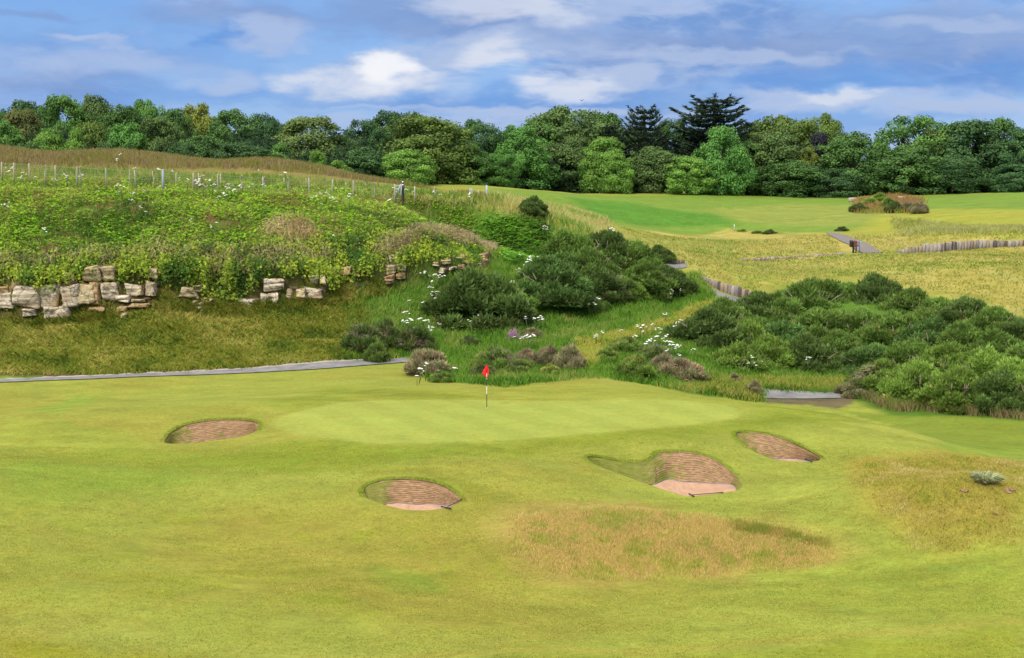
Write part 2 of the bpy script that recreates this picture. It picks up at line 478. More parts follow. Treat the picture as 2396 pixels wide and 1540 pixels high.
# fringe bands, darkened to carry painted relief shading, and green
paint([(700, 1030), (1000, 1040), (1300, 1022), (1600, 995), (1760, 975), (1900, 960), (2000, 985), (1800, 1005), (1500, 1035), (1200, 1065), (800, 1095), (500, 1100), (100, 1060), (500, 1050)], base['band'], 1.2, .75)
GREEN = closed_spline(Gp([(640, 985), (700, 962), (850, 938), (1000, 935), (1139, 936), (1300, 938), (1450, 935), (1600, 938), (1700, 950), (1732, 968), (1690, 984), (1560, 1000), (1300, 1022), (1050, 1036), (860, 1037), (720, 1020), (655, 1003)]), 6)
paint([(1250, 905), (1500, 905), (1700, 925), (1800, 945), (1700, 950), (1450, 935), (1200, 938), (940, 935), (1000, 910)], S3(160, 168, 66), .6, .7)
paint([(760, 905), (1150, 925), (1000, 937), (850, 940), (690, 958), (620, 950)], base['band'], 1., .5)
paint(GREEN, base['green'], .3, .74, .6, world=True, wob=.1)
paint([(900, 950), (1300, 945), (1600, 952), (1500, 985), (1000, 1010), (800, 1000)], S3(172, 186, 86), 1.5, .5)
paint([(0, 980), (200, 1000), (370, 1050), (500, 1055), (600, 1042), (300, 1080), (0, 1060)], S3(158, 172, 68), 1., .6)
paint([(0, 1062), (300, 1050), (640, 1062), (1000, 1066), (1000, 1090), (600, 1100), (300, 1082), (0, 1090)], S3(136, 152, 50), .8, .5)  # darker band: shading of the slope painted into the turf colour
paint([(820, 1105), (1000, 1098), (1120, 1130), (1180, 1180), (1110, 1175), (1040, 1130), (960, 1112), (860, 1116)], S3(134, 136, 48), .3, .6)
paint([(60, 960), (180, 925), (260, 925), (150, 965), (150, 990), (330, 1030), (200, 1000)], S3(128, 178, 60), .8, .35)
# right side
paint([(2000, 1080), (2150, 1060), (2396, 1075), (2396, 1270), (2250, 1300), (2120, 1290), (2040, 1200), (1980, 1130)], base['rrough'], .8, .95, 1.6)
paint([(2200, 1040), (2396, 1030), (2396, 1075), (2230, 1060)], base['lime'], .5, .6)
paint([(2150, 1250), (2396, 1290), (2396, 1440), (1900, 1440), (1700, 1400), (1980, 1330)], S3(150, 164, 62), 1.5, .7)
paint([(2120, 1296), (2200, 1302), (2330, 1325), (2200, 1322)], S3(118, 156, 70), .2, .4)
NR = [(1165, 1215), (1300, 1190), (1450, 1185), (1600, 1200), (1750, 1215), (1880, 1240), (1960, 1275), (1975, 1310), (1900, 1338), (1750, 1352), (1500, 1365), (1330, 1352), (1220, 1320), (1175, 1270)]
paint(NR, base['nrough'], 1.1, .9, 1.5, wob=1.6)
paint([(1700, 1215), (1950, 1270), (1930, 1290), (1850, 1262), (1720, 1235)], S3(118, 126, 50), .4, .6)  # dark strip: shade at the lip of the hollow, painted on
# bank, vegetation floor
paint([(-640, 905), (300, 880), (600, 866), (960, 840), (1000, 885), (1180, 905), (1390, 880), (1480, 895), (1790, 945), (1990, 930), (2100, 975), (2396, 990), (2600, 990), (2600, 700), (2396, 735), (1900, 650), (1700, 715), (1560, 600), (1250, 505), (1130, 480), (830, 450), (-640, 430)], base['lush'], .5, 1, 1.5)
paint([(-640, 893), (600, 862), (800, 845), (820, 700), (560, 720), (-640, 740)], base['bank'], 1, 1, 1.6)
paint([(-640, 893), (600, 862), (800, 845), (820, 700), (560, 720), (-640, 740)], S3(140, 132, 56), 1, .8, 1.6, nz=contrast(nA, .45, .6))
paint([(-640, 899), (600, 869), (800, 848), (790, 841), (600, 857), (-640, 884)], base['soil'], .3, .8)
paint([(1340, 800), (1480, 770), (1600, 725), (1690, 695), (1700, 722), (1560, 770), (1420, 815), (1390, 870), (1500, 905), (1430, 905), (1350, 850)], S3(166, 168, 78), .9, .8)
paint([(1790, 885), (1990, 888), (1990, 910), (1790, 908)], base['gold'], .5, .8)
paint([(1740, 925), (1880, 922), (2000, 922), (2000, 945), (1960, 956), (1880, 948), (1800, 944)], S3(118, 104, 84), .25, .9)
paint([(1930, 952), (2100, 972), (2396, 985), (2600, 990), (2600, 1050), (2396, 1048), (2215, 1036), (2150, 1014), (2080, 992), (1990, 968)], S3(132, 152, 54), .25, .85, wob=.2)
paint([(-640, 560), (400, 580), (800, 560), (1180, 560), (1180, 620), (1080, 650), (940, 665), (780, 690), (560, 735), (380, 715), (200, 750), (-640, 740)], S3(104, 96, 62), .6, .85)
# golden slopes

GOLD = [(1450, 528), (1700, 535), (1930, 545), (2000, 550), (2396, 560), (2700, 560), (2700, 760), (2396, 745), (2200, 690), (1990, 650), (1760, 690), (1640, 650), (1600, 620), (1500, 575)]
paint(GOLD, base['gold'], 1.2, 1, 1.4)
paint(GOLD, base['golddk'], 1.2, .8, 1.4, nz=contrast(nA, .5, .7))
GV = contrast(fbm(GX_ / 2.2, GY_ / 3.5, 321, 5), .38, .62)[:, None]
paint(GOLD, S3(200, 188, 112), 1.2, .5, 1.4, nz=GV)
paint(GOLD, S3(134, 158, 62), 1.2, .55, 1.4, nz=contrast(fbm(GX_ / 7 + 3, GY_ / 12, 331, 4), .48, .66)[:, None])
paint([(1620, 610), (1700, 590), (1760, 620), (2000, 612), (2400, 590), (2400, 625), (2000, 650), (1750, 680), (1650, 640)], S3(150, 162, 60), .8, .6, 1.4, nz=contrast(nB, .4, .6))
# far fairway
paint([(1150, 440), (1600, 455), (1900, 462), (2396, 450), (2700, 450), (2700, 530), (2396, 530), (2100, 525), (1930, 544), (1700, 535), (1450, 528), (1380, 510), (1300, 480), (960, 450)], base['hill'], 1, 1, 1.0)
paint([(1330, 462), (1480, 475), (1700, 505), (1720, 527), (1500, 528), (1380, 505)], base['hillb'], 2, 1, 1.5)
paint([(1640, 490), (1850, 478), (2050, 482), (2150, 510), (1950, 530), (1760, 522)], base['hilly'], 2, .8, 1.3)
paint([(2100, 490), (2396, 490), (2600, 490), (2600, 555), (2396, 550), (2150, 560), (2000, 540)], S3(176, 176, 70), 2, .8, 1.4)
paint([(1060, 452), (1200, 458), (1270, 480), (1200, 478), (1120, 470)], base['brown'], 1, .9, 1.4)
paint([(1210, 480), (1330, 480), (1400, 510), (1430, 528), (1300, 515)], base['gold'], 1.5, .8, 1.4)
# left ridge
paint([(-70, 123), (-30, 124), (-13, 126), (-2, 134), (-9, 146), (-30, 150), (-75, 150)], base['brown'], 3, 1, 1.5, world=True)
# woodland floor
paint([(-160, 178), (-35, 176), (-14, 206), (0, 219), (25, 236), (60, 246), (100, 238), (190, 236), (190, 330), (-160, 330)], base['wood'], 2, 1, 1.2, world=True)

# ------------------------------------------------------------------ ground mesh (with the bunker pits cut out)
nI, nJ = len(GX), len(GY)
idx = np.arange(NV).reshape(nI, nJ)
cell = np.ones((nI - 1, nJ - 1), bool)
V = np.stack([GX_, GY_, HH.ravel()], 1)
extraV, extraF = [], []
nbase = NV
for key, rim in RIM.items():
    lo = rim.min(0) - .5; hi = rim.max(0) + .5
    i0 = np.searchsorted(GX, lo[0]) - 1; i1 = np.searchsorted(GX, hi[0])
    j0 = np.searchsorted(GY, lo[1]) - 1; j1 = np.searchsorted(GY, hi[1])
    cell[i0:i1, j0:j1] = False
    pts, src = [], []
    for i in range(i0, i1 + 1):
        for j in range(j0, j1 + 1):
            edge = i in (i0, i1) or j in (j0, j1)
            if edge or poly_sd(rim, GX[i:i + 1], GY[j:j + 1])[0] < -.06:
                pts.append((GX[i], GY[j])); src.append(idx[i, j])
    n0 = len(pts)
    rz = hq(rim[:, 0], rim[:, 1])
    for p in rim: pts.append(tuple(p))
    E = [(n0 + k, n0 + (k + 1) % len(rim)) for k in range(len(rim))]
    vo, eo, fo, ov, oe, of = delaunay_2d_cdt([Vector(p) for p in pts], E, [], 0, 1e-5)
    mp = {}
    for k, v in enumerate(vo):
        o = ov[k][0] if ov[k] else None
        if o is not None and o < n0: mp[k] = src[o]
        else:
            z = float(hq(v.x, v.y)); extraV.append((v.x, v.y, z)); mp[k] = nbase; nbase += 1
    tri = np.array([f for f in fo if len(f) == 3])
    vc = np.array([(v.x, v.y) for v in vo]); cen = vc[tri].mean(1)
    keep = poly_sd(rim, cen[:, 0], cen[:, 1]) < 0
    for f in tri[keep]:
        a, b, c = vc[f]
        if (b[0] - a[0]) * (c[1] - a[1]) - (b[1] - a[1]) * (c[0] - a[0]) < 0: f = f[::-1]
        extraF.append([mp[int(q)] for q in f])
eV = np.array(extraV)
V = np.vstack([V, eV])
# colours of new verts: nearest grid vertex
ei = np.clip(np.searchsorted(GX, eV[:, 0]), 0, nI - 1); ej = np.clip(np.searchsorted(GY, eV[:, 1]), 0, nJ - 1)
colr = np.vstack([colr, colr[idx[ei, ej]]])
mot = fbm(V[:, 0] / 1.1, V[:, 1] / .55, 301, 5); mot2 = fbm(V[:, 0] / 3.5 + 7, V[:, 1] / 1.2, 302, 4)
ag = (.35 + .65 * contrast(fbm(V[:, 0] / 8, V[:, 1] / 6, 303), .35, .65)) * colr[:, 3]
inG = sstep(-.3, .3, poly_sd(GREEN, np.clip(V[:, 0], -60, 60), np.clip(V[:, 1], 30, 110))) * .7
md = (1 + (mot - .5) * .50 * ag * (1 - inG) + (mot2 - .5) * .24 * (1 - inG * .4))[:, None]
colr[:, :3] *= md
# mowing stripes on the green, thin worn ring round its collar
gp_ = np.clip(V[:, 0], -60, 60) * .82 + np.clip(V[:, 1], 30, 110) * .57
st_ = np.sin(gp_ * 2 * math.pi / 2.4)
colr[:, :3] *= (1 + .035 * np.clip(st_ * 3, -1, 1) * (inG > .3))[:, None]
fs_ = np.sin((V[:, 0] * .35 + V[:, 1] * .94) * 2 * math.pi / 4.2 + 1.2 * fbm(V[:, 0] / 9, V[:, 1] / 9, 311))
colr[:, :3] *= (1 + .03 * np.clip(fs_ * 2, -1, 1) * (inG < .1) * (V[:, 1] < 76))[:, None]
spk = contrast(fbm(V[:, 0] / .7 + 3, V[:, 1] / .4, 305, 4), .62, .74) * .3 * (1 - inG) * (V[:, 1] < 62)
colr[:, :3] = colr[:, :3] * (1 - spk[:, None]) + S3(120, 128, 52) * spk[:, None]
# lip of each bunker: darker, longer grass
for rim in RIM.values():
    d = -poly_sd(rim, V[:, 0], V[:, 1]) if False else None
    lo = rim.min(0) - 1; hi = rim.max(0) + 1
    m = np.where((V[:, 0] > lo[0]) & (V[:, 0] < hi[0]) & (V[:, 1] > lo[1]) & (V[:, 1] < hi[1]))[0]
    d = -poly_sd(rim, V[m, 0], V[m, 1])
    cy_ = rim[:, 1].mean()
    w = (1 - sstep(0.0, .38, d)) * sstep(cy_ - .6, cy_ + .8, V[m, 1]) * .75
    colr[m, :3] = colr[m, :3] * (1 - w[:, None]) + S3(122, 150, 42) * w[:, None]
# normals
dx = np.gradient(HH, GX, axis=0); dy = np.gradient(HH, GY, axis=1)
nrm = np.stack([-dx.ravel(), -dy.ravel(), np.ones(NV)], 1)
nrm = np.vstack([nrm, nrm[idx[ei, ej].ravel()]]); nrm /= np.linalg.norm(nrm, axis=1)[:, None]
ci, cj = np.where(cell)
quads = np.stack([idx[ci, cj], idx[ci + 1, cj], idx[ci + 1, cj + 1], idx[ci, cj + 1]], 1)
cx_ = (GX[ci] + GX[ci + 1]) / 2; cyy = (GY[cj] + GY[cj + 1]) / 2
ing = np.zeros(len(ci), bool)
bb = (cx_ > GREEN[:, 0].min()) & (cx_ < GREEN[:, 0].max()) & (cyy > GREEN[:, 1].min()) & (cyy < GREEN[:, 1].max())
ing[bb] = poly_sd(GREEN, cx_[bb], cyy[bb]) > 0
M_TURF = ground_mat()


def sub(name, F):
    used = np.unique(np.concatenate([np.asarray(f).ravel() for f in F]))
    remap = np.full(len(V), -1); remap[used] = np.arange(len(used))
    FF = []
    for f in F:
        if len(f): FF += remap[np.asarray(f)].tolist()
    return mesh_from(name, V[used], FF, M_TURF, smooth=True, cols=colr[used], norms=nrm[used])


ground = tag(sub('ground', [quads[~ing], np.array(extraF)]), 'rolling golf course turf, rough and bank', kind='structure')
pgreen = tag(sub('putting_green', [quads[ing]]), 'smooth pale putting green around the flagstick', kind='structure')
# ------------------------------------------------------------------ daylight
SUN_EL, SUN_AZ = R(44), R(212)      # azimuth from +Y clockwise: behind the camera, to the left
w = bpy.data.worlds.new('World'); SC.world = w; w.use_nodes = True
nt = w.node_tree; L = nt.links.new
for n in list(nt.nodes): nt.nodes.remove(n)
wo = nt.nodes.new('ShaderNodeOutputWorld'); bg = nt.nodes.new('ShaderNodeBackground')
bg.inputs['Strength'].default_value = .1
sky = nt.nodes.new('ShaderNodeTexSky'); sky.sky_type = 'NISHITA'; sky.sun_disc = False
sky.sun_elevation = SUN_EL; sky.sun_rotation = SUN_AZ; sky.ozone_density = 3.0; sky.air_density = 1.0; sky.dust_density = .3
tc = nt.nodes.new('ShaderNodeTexCoord')
def val(op, a, b=None, c=None):
    n = nt.nodes.new('ShaderNodeMath'); n.operation = op
    for i, q in enumerate((a, b, c)):
        if q is None: continue
        if isinstance(q, (int, float)): n.inputs[i].default_value = q
        else: L(q, n.inputs[i])
    return n.outputs[0]
def vec(op, a, b):
    n = nt.nodes.new('ShaderNodeVectorMath'); n.operation = op
    for i, q in enumerate((a, b)):
        if isinstance(q, tuple): n.inputs[i].default_value = q
        else: L(q, n.inputs[i])
    return n.outputs[1] if op in ('LENGTH', 'DOT_PRODUCT') else n.outputs[0]
def noise(scale, v, detail=7, rough=.55, dist=0.0):
    n = nt.nodes.new('ShaderNodeTexNoise'); n.inputs['Scale'].default_value = scale; n.inputs['Detail'].default_value = detail
    n.inputs['Roughness'].default_value = rough; n.inputs['Distortion'].default_value = dist
    L(v, n.inputs['Vector']); return n.outputs[0]
def ramp(x, a, b, lo=0.0, hi=1.0):
    n = nt.nodes.new('ShaderNodeMapRange'); n.interpolation_type = 'SMOOTHSTEP'
    n.inputs[1].default_value = a; n.inputs[2].default_value = b; n.inputs[3].default_value = lo; n.inputs[4].default_value = hi
    L(x, n.inputs[0]); return n.outputs[0]
def mixc(f, a, b):
    n = nt.nodes.new('ShaderNodeMix'); n.data_type = 'RGBA'
    if isinstance(f, (int, float)): n.inputs[0].default_value = f
    else: L(f, n.inputs[0])
    for i, q in ((6, a), (7, b)):
        if isinstance(q, tuple): n.inputs[i].default_value = (*q, 1)
        else: L(q, n.inputs[i])
    return n.outputs[2]
D = tc.outputs['Generated']
flat = vec('MULTIPLY', D, (1.0, 1.0, 2.6))
fine = noise(11, vec('MULTIPLY', flat, (1.0, 1.0, 1.5)), 9, .64, .5)
big = noise(3.3, vec('ADD', flat, (3.1, 0, .4)), 5, .5, .2)
med = noise(7, vec('ADD', flat, (0, 5.3, 1.7)), 6, .55, .6)
# deep clear-sky colour from higher up the dome than the low strip seen here
SKYK = 5.2
clear = mixc(ramp(big, .3, .7), (.105 * SKYK, .30 * SKYK, .80 * SKYK), (.16 * SKYK, .39 * SKYK, .86 * SKYK))
clear = mixc(.25, clear, sky.outputs[0])
fine2 = noise(24, vec('ADD', flat, (1, 2, 3)), 8, .6, .8)
veil = mixc(ramp(fine, .38, .60), (.20 * SKYK, .36 * SKYK, .74 * SKYK), (.38 * SKYK, .54 * SKYK, .88 * SKYK))
veil = mixc(val('MULTIPLY', ramp(fine2, .45, .7), .45), veil, (.58 * SKYK, .68 * SKYK, .90 * SKYK))
f1 = ramp(val('ADD', val('MULTIPLY', big, .55), val('MULTIPLY', med, .45)), .40, .56)
cur = mixc(val('MULTIPLY', f1, .9), clear, veil)
warpn = nt.nodes.new('ShaderNodeTexNoise'); warpn.inputs['Scale'].default_value = 22; warpn.inputs['Detail'].default_value = 6; L(flat, warpn.inputs['Vector'])
wv = vec('MULTIPLY', vec('SUBTRACT', warpn.outputs['Color'], (.5, .5, .5)), (.10, 0, .035))
DW = vec('ADD', D, wv)
def blob(px, py, rx, ry, lo, hi, amp=.9, k=1.0, tilt=0.0):
    a, b = ray(px, py); d = Vector((float(a), 1, float(b))).normalized()
    n1 = nt.nodes.new('ShaderNodeVectorMath'); n1.operation = 'SUBTRACT'; L(DW, n1.inputs[0]); n1.inputs[1].default_value = d
    m = nt.nodes.new('ShaderNodeMapping'); m.vector_type = 'TEXTURE'
    m.inputs['Scale'].default_value = (rx / FOC, 1.0, ry / FOC); m.inputs['Rotation'].default_value = (0, tilt, 0)
    L(n1.outputs[0], m.inputs[0])
    ln = vec('LENGTH', m.outputs[0], (0, 0, 0))
    s = val('SUBTRACT', 1.0, ln)
    s = val('ADD', s, val('MULTIPLY', val('SUBTRACT', fine, .5), amp * 1.6))
    s = val('ADD', s, val('MULTIPLY', val('SUBTRACT', med, .5), amp * 1.2))
    return val('MULTIPLY', ramp(s, lo, hi), k)
WHITE = (.86 * SKYK, .90 * SKYK, 1.0 * SKYK); PALE = (.50 * SKYK, .62 * SKYK, .88 * SKYK); GREY = (.25 * SKYK, .37 * SKYK, .68 * SKYK); BLUE = (.15 * SKYK, .36 * SKYK, .82 * SKYK)
for spec in (
    (2100, 90, 600, 90, GREY, .0, .8, .55), (1000, 40, 420, 70, GREY, -.1, .6, .6), (300, 130, 500, 60, BLUE, 0, .8, .5), (1450, 20, 300, 40, PALE, 0, .7, .7),
    (1150, 238, 640, 30, BLUE, -.5, 1.0, .75), (2150, 175, 500, 45, BLUE, 0, .6, .6), (350, 225, 400, 50, BLUE, 0, .6, .4), (1950, 285, 420, 45, BLUE, 0, .7, .5), (1500, 110, 420, 40, GREY, -.1, .8, .55), (480, 30, 300, 30, GREY, -.1, .8, .5), (1850, 190, 300, 26, BLUE, -.1, .8, .6), (150, 190, 260, 26, GREY, -.2, .8, .5), (600, 90, 150, 40, BLUE, 0, .5, .7),
    (1170, 10, 260, 45, WHITE, 0, .8, .6), (650, 90, 120, 60, PALE, 0, .7, .8), (280, 140, 330, 60, PALE, 0, .8, .7), (530, 190, 110, 55, PALE, 0, .7, .7),
    (1120, 120, 260, 60, PALE, 0, .7, .9), (1150, 285, 250, 22, PALE, 0, .7, .7), (730, 285, 130, 28, PALE, 0, .7, .6),
    (1440, 180, 90, 55, PALE, 0, .6, .9), (1310, 205, 150, 50, WHITE, 0, .8, .75), (1170, 140, 120, 50, WHITE, 0, .8, .7),
    (850, 190, 240, 60, PALE, -.1, .7, .9), (880, 190, 200, 46, WHITE, 0, .9, .8), (900, 165, 110, 40, (1.1 * SKYK, 1.1 * SKYK, 1.12 * SKYK), 0, .9, .75), (740, 190, 90, 44, WHITE, 0, .9, .55),
    (1950, 230, 240, 38, PALE, 0, .7, .9), (2280, 255, 260, 34, PALE, 0, .7, .9), (1980, 222, 110, 20, WHITE, 0, .7, .6), (1300, 262, 420, 14, PALE, -.1, .6, .8), (900, 250, 300, 10, PALE, -.1, .7, .6), (200, 100, 200, 20, PALE, 0, .7, .8), (1700, 130, 260, 18, PALE, -.1, .7, .7), (2250, 60, 220, 20, PALE, 0, .8, .6), (100, 30, 220, 24, GREY, 0, .8, .6)):
    px, py, rx, ry, colc, lo, hi, k = spec
    cur = mixc(blob(px, py, rx, ry, lo, hi, k=k), cur, colc)
# unseen overhead sky brightened, added as fill light from above
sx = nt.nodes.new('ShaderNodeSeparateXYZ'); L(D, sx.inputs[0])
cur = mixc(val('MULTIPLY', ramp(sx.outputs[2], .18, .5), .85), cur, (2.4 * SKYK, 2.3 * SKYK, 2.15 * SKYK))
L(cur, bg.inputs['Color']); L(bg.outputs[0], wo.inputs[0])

sd = bpy.data.lights.new('sun', 'SUN'); sd.energy = 2.35; sd.angle = R(9); sd.color = (1.0, .95, .86)
sun = bpy.data.objects.new('sun', sd); COL.objects.link(sun)
dirv = Vector((math.sin(SUN_AZ) * math.cos(SUN_EL), math.cos(SUN_AZ) * math.cos(SUN_EL), math.sin(SUN_EL)))
sun.rotation_euler = dirv.to_track_quat('Z', 'Y').to_euler()
sun.location = dirv * 300
SC.view_settings.view_transform = 'Standard'; SC.view_settings.look = 'None'; SC.view_settings.gamma = 1
SC.view_settings.exposure = 0.78
SC.cycles.max_bounces = 6; SC.cycles.diffuse_bounces = 3; SC.cycles.transmission_bounces = 3; SC.cycles.transparent_max_bounces = 4
SC.cycles.use_denoising = True
# ------------------------------------------------------------------ foliage generators
def unit(v): return v / np.maximum(np.linalg.norm(v, axis=1)[:, None], 1e-9)


def rdir(n, r):
    v = r.normal(size=(n, 3)); return unit(v)


def cards(cen, nor, size, r, asp=1.0, bend=.25, tri=False):
    """small leaf pieces: bent quads, centre cen, facing nor"""
    n = len(cen)
    t = unit(np.cross(nor, rdir(n, r))); b = np.cross(nor, t)
    s = size[:, None] if isinstance(size, np.ndarray) else size
    a = t * s * .5; c = b * s * .5 * asp; up = nor * s * bend
    V = np.stack([cen - a - c * .3, cen - c + up * .5, cen + a + c * .2, cen + c * 1.0 + up], 1).reshape(-1, 3)
    F = np.arange(n * 4).reshape(n, 4)
    return V, F


def spikes(base, d, ln, wd, r):
    """slender triangles from base along d"""
    n = len(base)
    s = unit(np.cross(d, rdir(n, r))) * (wd[:, None] if isinstance(wd, np.ndarray) else wd) * .5
    l = ln[:, None] if isinstance(ln, np.ndarray) else ln
    V = np.stack([base - s, base + s, base + d * l], 1).reshape(-1, 3)
    return V, np.arange(n * 3).reshape(n, 3)


def tube(pts, rad, k=6):
    pts = np.asarray(pts, float); rad = np.broadcast_to(np.asarray(rad, float), (len(pts),))
    V, F = [], []
    tg = np.gradient(pts, axis=0); tg = unit(tg)
    ref = np.array([0, 0, 1.0]) if abs(tg[0, 2]) < .9 else np.array([1.0, 0, 0])
    for i, p in enumerate(pts):
        a = np.cross(tg[i], ref); a /= np.linalg.norm(a); b = np.cross(tg[i], a)
        for j in range(k):
            th = 2 * math.pi * j / k
            V.append(p + (a * math.cos(th) + b * math.sin(th)) * rad[i])
    for i in range(len(pts) - 1):
        for j in range(k):
            q = (j + 1) % k
            F.append([i * k + j, i * k + q, (i + 1) * k + q, (i + 1) * k + j])
    F.append(list(range(k))[::-1]); F.append([(len(pts) - 1) * k + j for j in range(k)])
    return np.array(V), F


def merge(parts):
    V, F, n = [], [], 0
    for v, f in parts:
        V.append(np.asarray(v)); F += [[int(i) + n for i in q] for q in f]; n += len(v)
    return np.vstack(V), F


def crown_mesh(seed, npuff=70, nleaf=11000, H=1.0, Wd=1.0, low=.08, top_bias=1.0, shape='dome', leaf=.030, gap=0.0, noise_top=.12):
    """unit tree crown: height 1, half width .5 ; puffs of leaves on limbs"""
    r = np.random.default_rng(seed)
    pc, pr = [], []
    while len(pc) < npuff:
        th = r.uniform(0, 2 * math.pi); z = r.uniform(low, 1) ** .85
        if shape == 'dome': prof = .5 * (1 - max(0, (z - .42) / .60) ** 2.2) ** .5 * (0.72 + .28 * min(1, z / .35))
        elif shape == 'tall': prof = .5 * (1 - max(0, (z - .3) / .72) ** 1.8) ** .6
        elif shape == 'umbrella': prof = .5 * (.55 + .45 * sstep(.3, .75, z)) * (1 - max(0, (z - .75) / .27) ** 2) ** .5
        elif shape == 'fan': prof = .5 * (.35 + .65 * sstep(.1, .7, z)) * (1 - max(0, (z - .6) / .43) ** 2.2) ** .5
        prof = float(np.nan_to_num(prof))
        lob = 1 + .22 * math.sin(th * 3 + seed) * math.sin(z * 7 + seed) + .1 * math.sin(th * 5 + 2 * seed)
        rr = prof * lob * r.uniform(.6, 1.0) ** .5
        pr_ = r.uniform(.07, .15) * (1.1 - .3 * z)
        rr = max(0, rr - pr_ * .6)
        pc.append((math.cos(th) * rr, math.sin(th) * rr, min(z + r.normal() * .02, 1.0) - pr_ * .7)); pr.append(pr_)
    pc = np.array(pc); pr = np.array(pr)
    tone = r.uniform(.72, 1.25, npuff)
    w = pr ** 2; w /= w.sum()
    k = r.choice(npuff, nleaf, p=w)
    d = rdir(nleaf, r); d[:, 2] = d[:, 2] * .8 + .22; d = unit(d)
    rad = pr[k] * (r.uniform(.55, 1.08, nleaf)) * (1 + .25 * (vnoise(d[:, 0] * 3 + k, d[:, 1] * 3 + d[:, 2] * 2, seed) - .5))
    cen = pc[k] + d * rad[:, None] * np.array([1.15, 1.15, .85])
    outw = unit(cen - np.array([0, 0, .35]))
    nor = unit(d * .7 + outw * .3 + r.normal(size=(nleaf, 3)) * .35)
    size = leaf * r.uniform(.6, 1.35, nleaf)
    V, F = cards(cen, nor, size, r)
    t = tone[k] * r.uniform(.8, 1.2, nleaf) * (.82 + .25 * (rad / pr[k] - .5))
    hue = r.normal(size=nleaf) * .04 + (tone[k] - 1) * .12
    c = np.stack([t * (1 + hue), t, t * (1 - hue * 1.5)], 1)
    V[:, 2] = np.maximum(V[:, 2], .01)
    return V, F, np.repeat(c, 4, 0)


def trunk_mesh(seed, h=.75, rad=.028, limbs=9):
    r = np.random.default_rng(seed + 100)
    parts = []
    n = 7; z = np.linspace(0, h, n)
    px = np.cumsum(r.normal(size=n) * .012); py = np.cumsum(r.normal(size=n) * .012); px -= px[0]; py -= py[0]
    P = np.stack([px, py, z], 1)
    parts.append(tube(P, rad * (1.25 - .95 * z / h), 8))
    for i in range(limbs):
        q = r.uniform(.2, .95); a = np.array([np.interp(q * h, z, px), np.interp(q * h, z, py), q * h])
        th = r.uniform(0, 2 * math.pi); ln = r.uniform(.22, .42) * (1.1 - .5 * q)
        d = np.array([math.cos(th), math.sin(th), r.uniform(.4, .9)]); d /= np.linalg.norm(d)
        pts = [a + d * ln * t + np.array([0, 0, .08 * t * t]) + r.normal(size=3) * .008 for t in (0, .35, .7, 1)]
        pts[0] = a
        parts.append(tube(pts, rad * np.array([.5, .35, .22, .08]) * (1.2 - .6 * q), 5))
    return merge(parts)


M_LEAF = leaf_mat('tree_leaves', .7, .22, True, objcol=True)
M_GORSE = leaf_mat('gorse_needles', .7, .3, True, objcol=True)
M_VEG = leaf_mat('field_plants', .8, .45, True)
M_BARK = plain_mat('bark', (.10, .08, .06), .9, .4, 14, .4, stretch=(1, 1, .2))
M_TWIG = plain_mat('dead_twigs', (.17, .135, .10), .9, .3, 8)

SHAPES = [('dome', .08), ('dome', .05), ('tall', .05), ('umbrella', .22), ('fan', .12), ('dome', .10), ('tall', .03), ('umbrella', .30)]
CROWN = []; TRUNK = []
for i, (sh, low) in enumerate(SHAPES):
    V_, F_, c_ = crown_mesh(11 + i * 7, npuff=(125, 145, 110, 105, 95, 130, 125, 75)[i], nleaf=(22000, 24000, 19000, 17000, 16000, 23000, 20000, 12000)[i], shape=sh, low=low, leaf=.026)
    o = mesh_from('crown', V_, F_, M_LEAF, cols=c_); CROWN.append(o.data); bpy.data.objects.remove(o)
    V_, F_ = trunk_mesh(31 + i, h=.7)
    o = mesh_from('trunk', V_, F_, M_BARK, smooth=True); TRUNK.append(o.data); bpy.data.objects.remove(o)


def add(name, me, parent=None):
    o = bpy.data.objects.new(name, me); COL.objects.link(o)
    if parent: o.parent = parent
    return o


# tone words: albedo colours of the crowns
TC = dict(dk=(.080, .165, .042), dkb=(.060, .128, .042), mid=(.100, .215, .046), ol=(.120, .18, .05), dull=(.092, .155, .045), br=(.15, .29, .05),
          brb=(.105, .25, .052), ye=(.20, .24, .045), yo=(.120, .190, .040), blue=(.064, .142, .050), purp=(.038, .040, .05), rd=(.125, .145, .045))
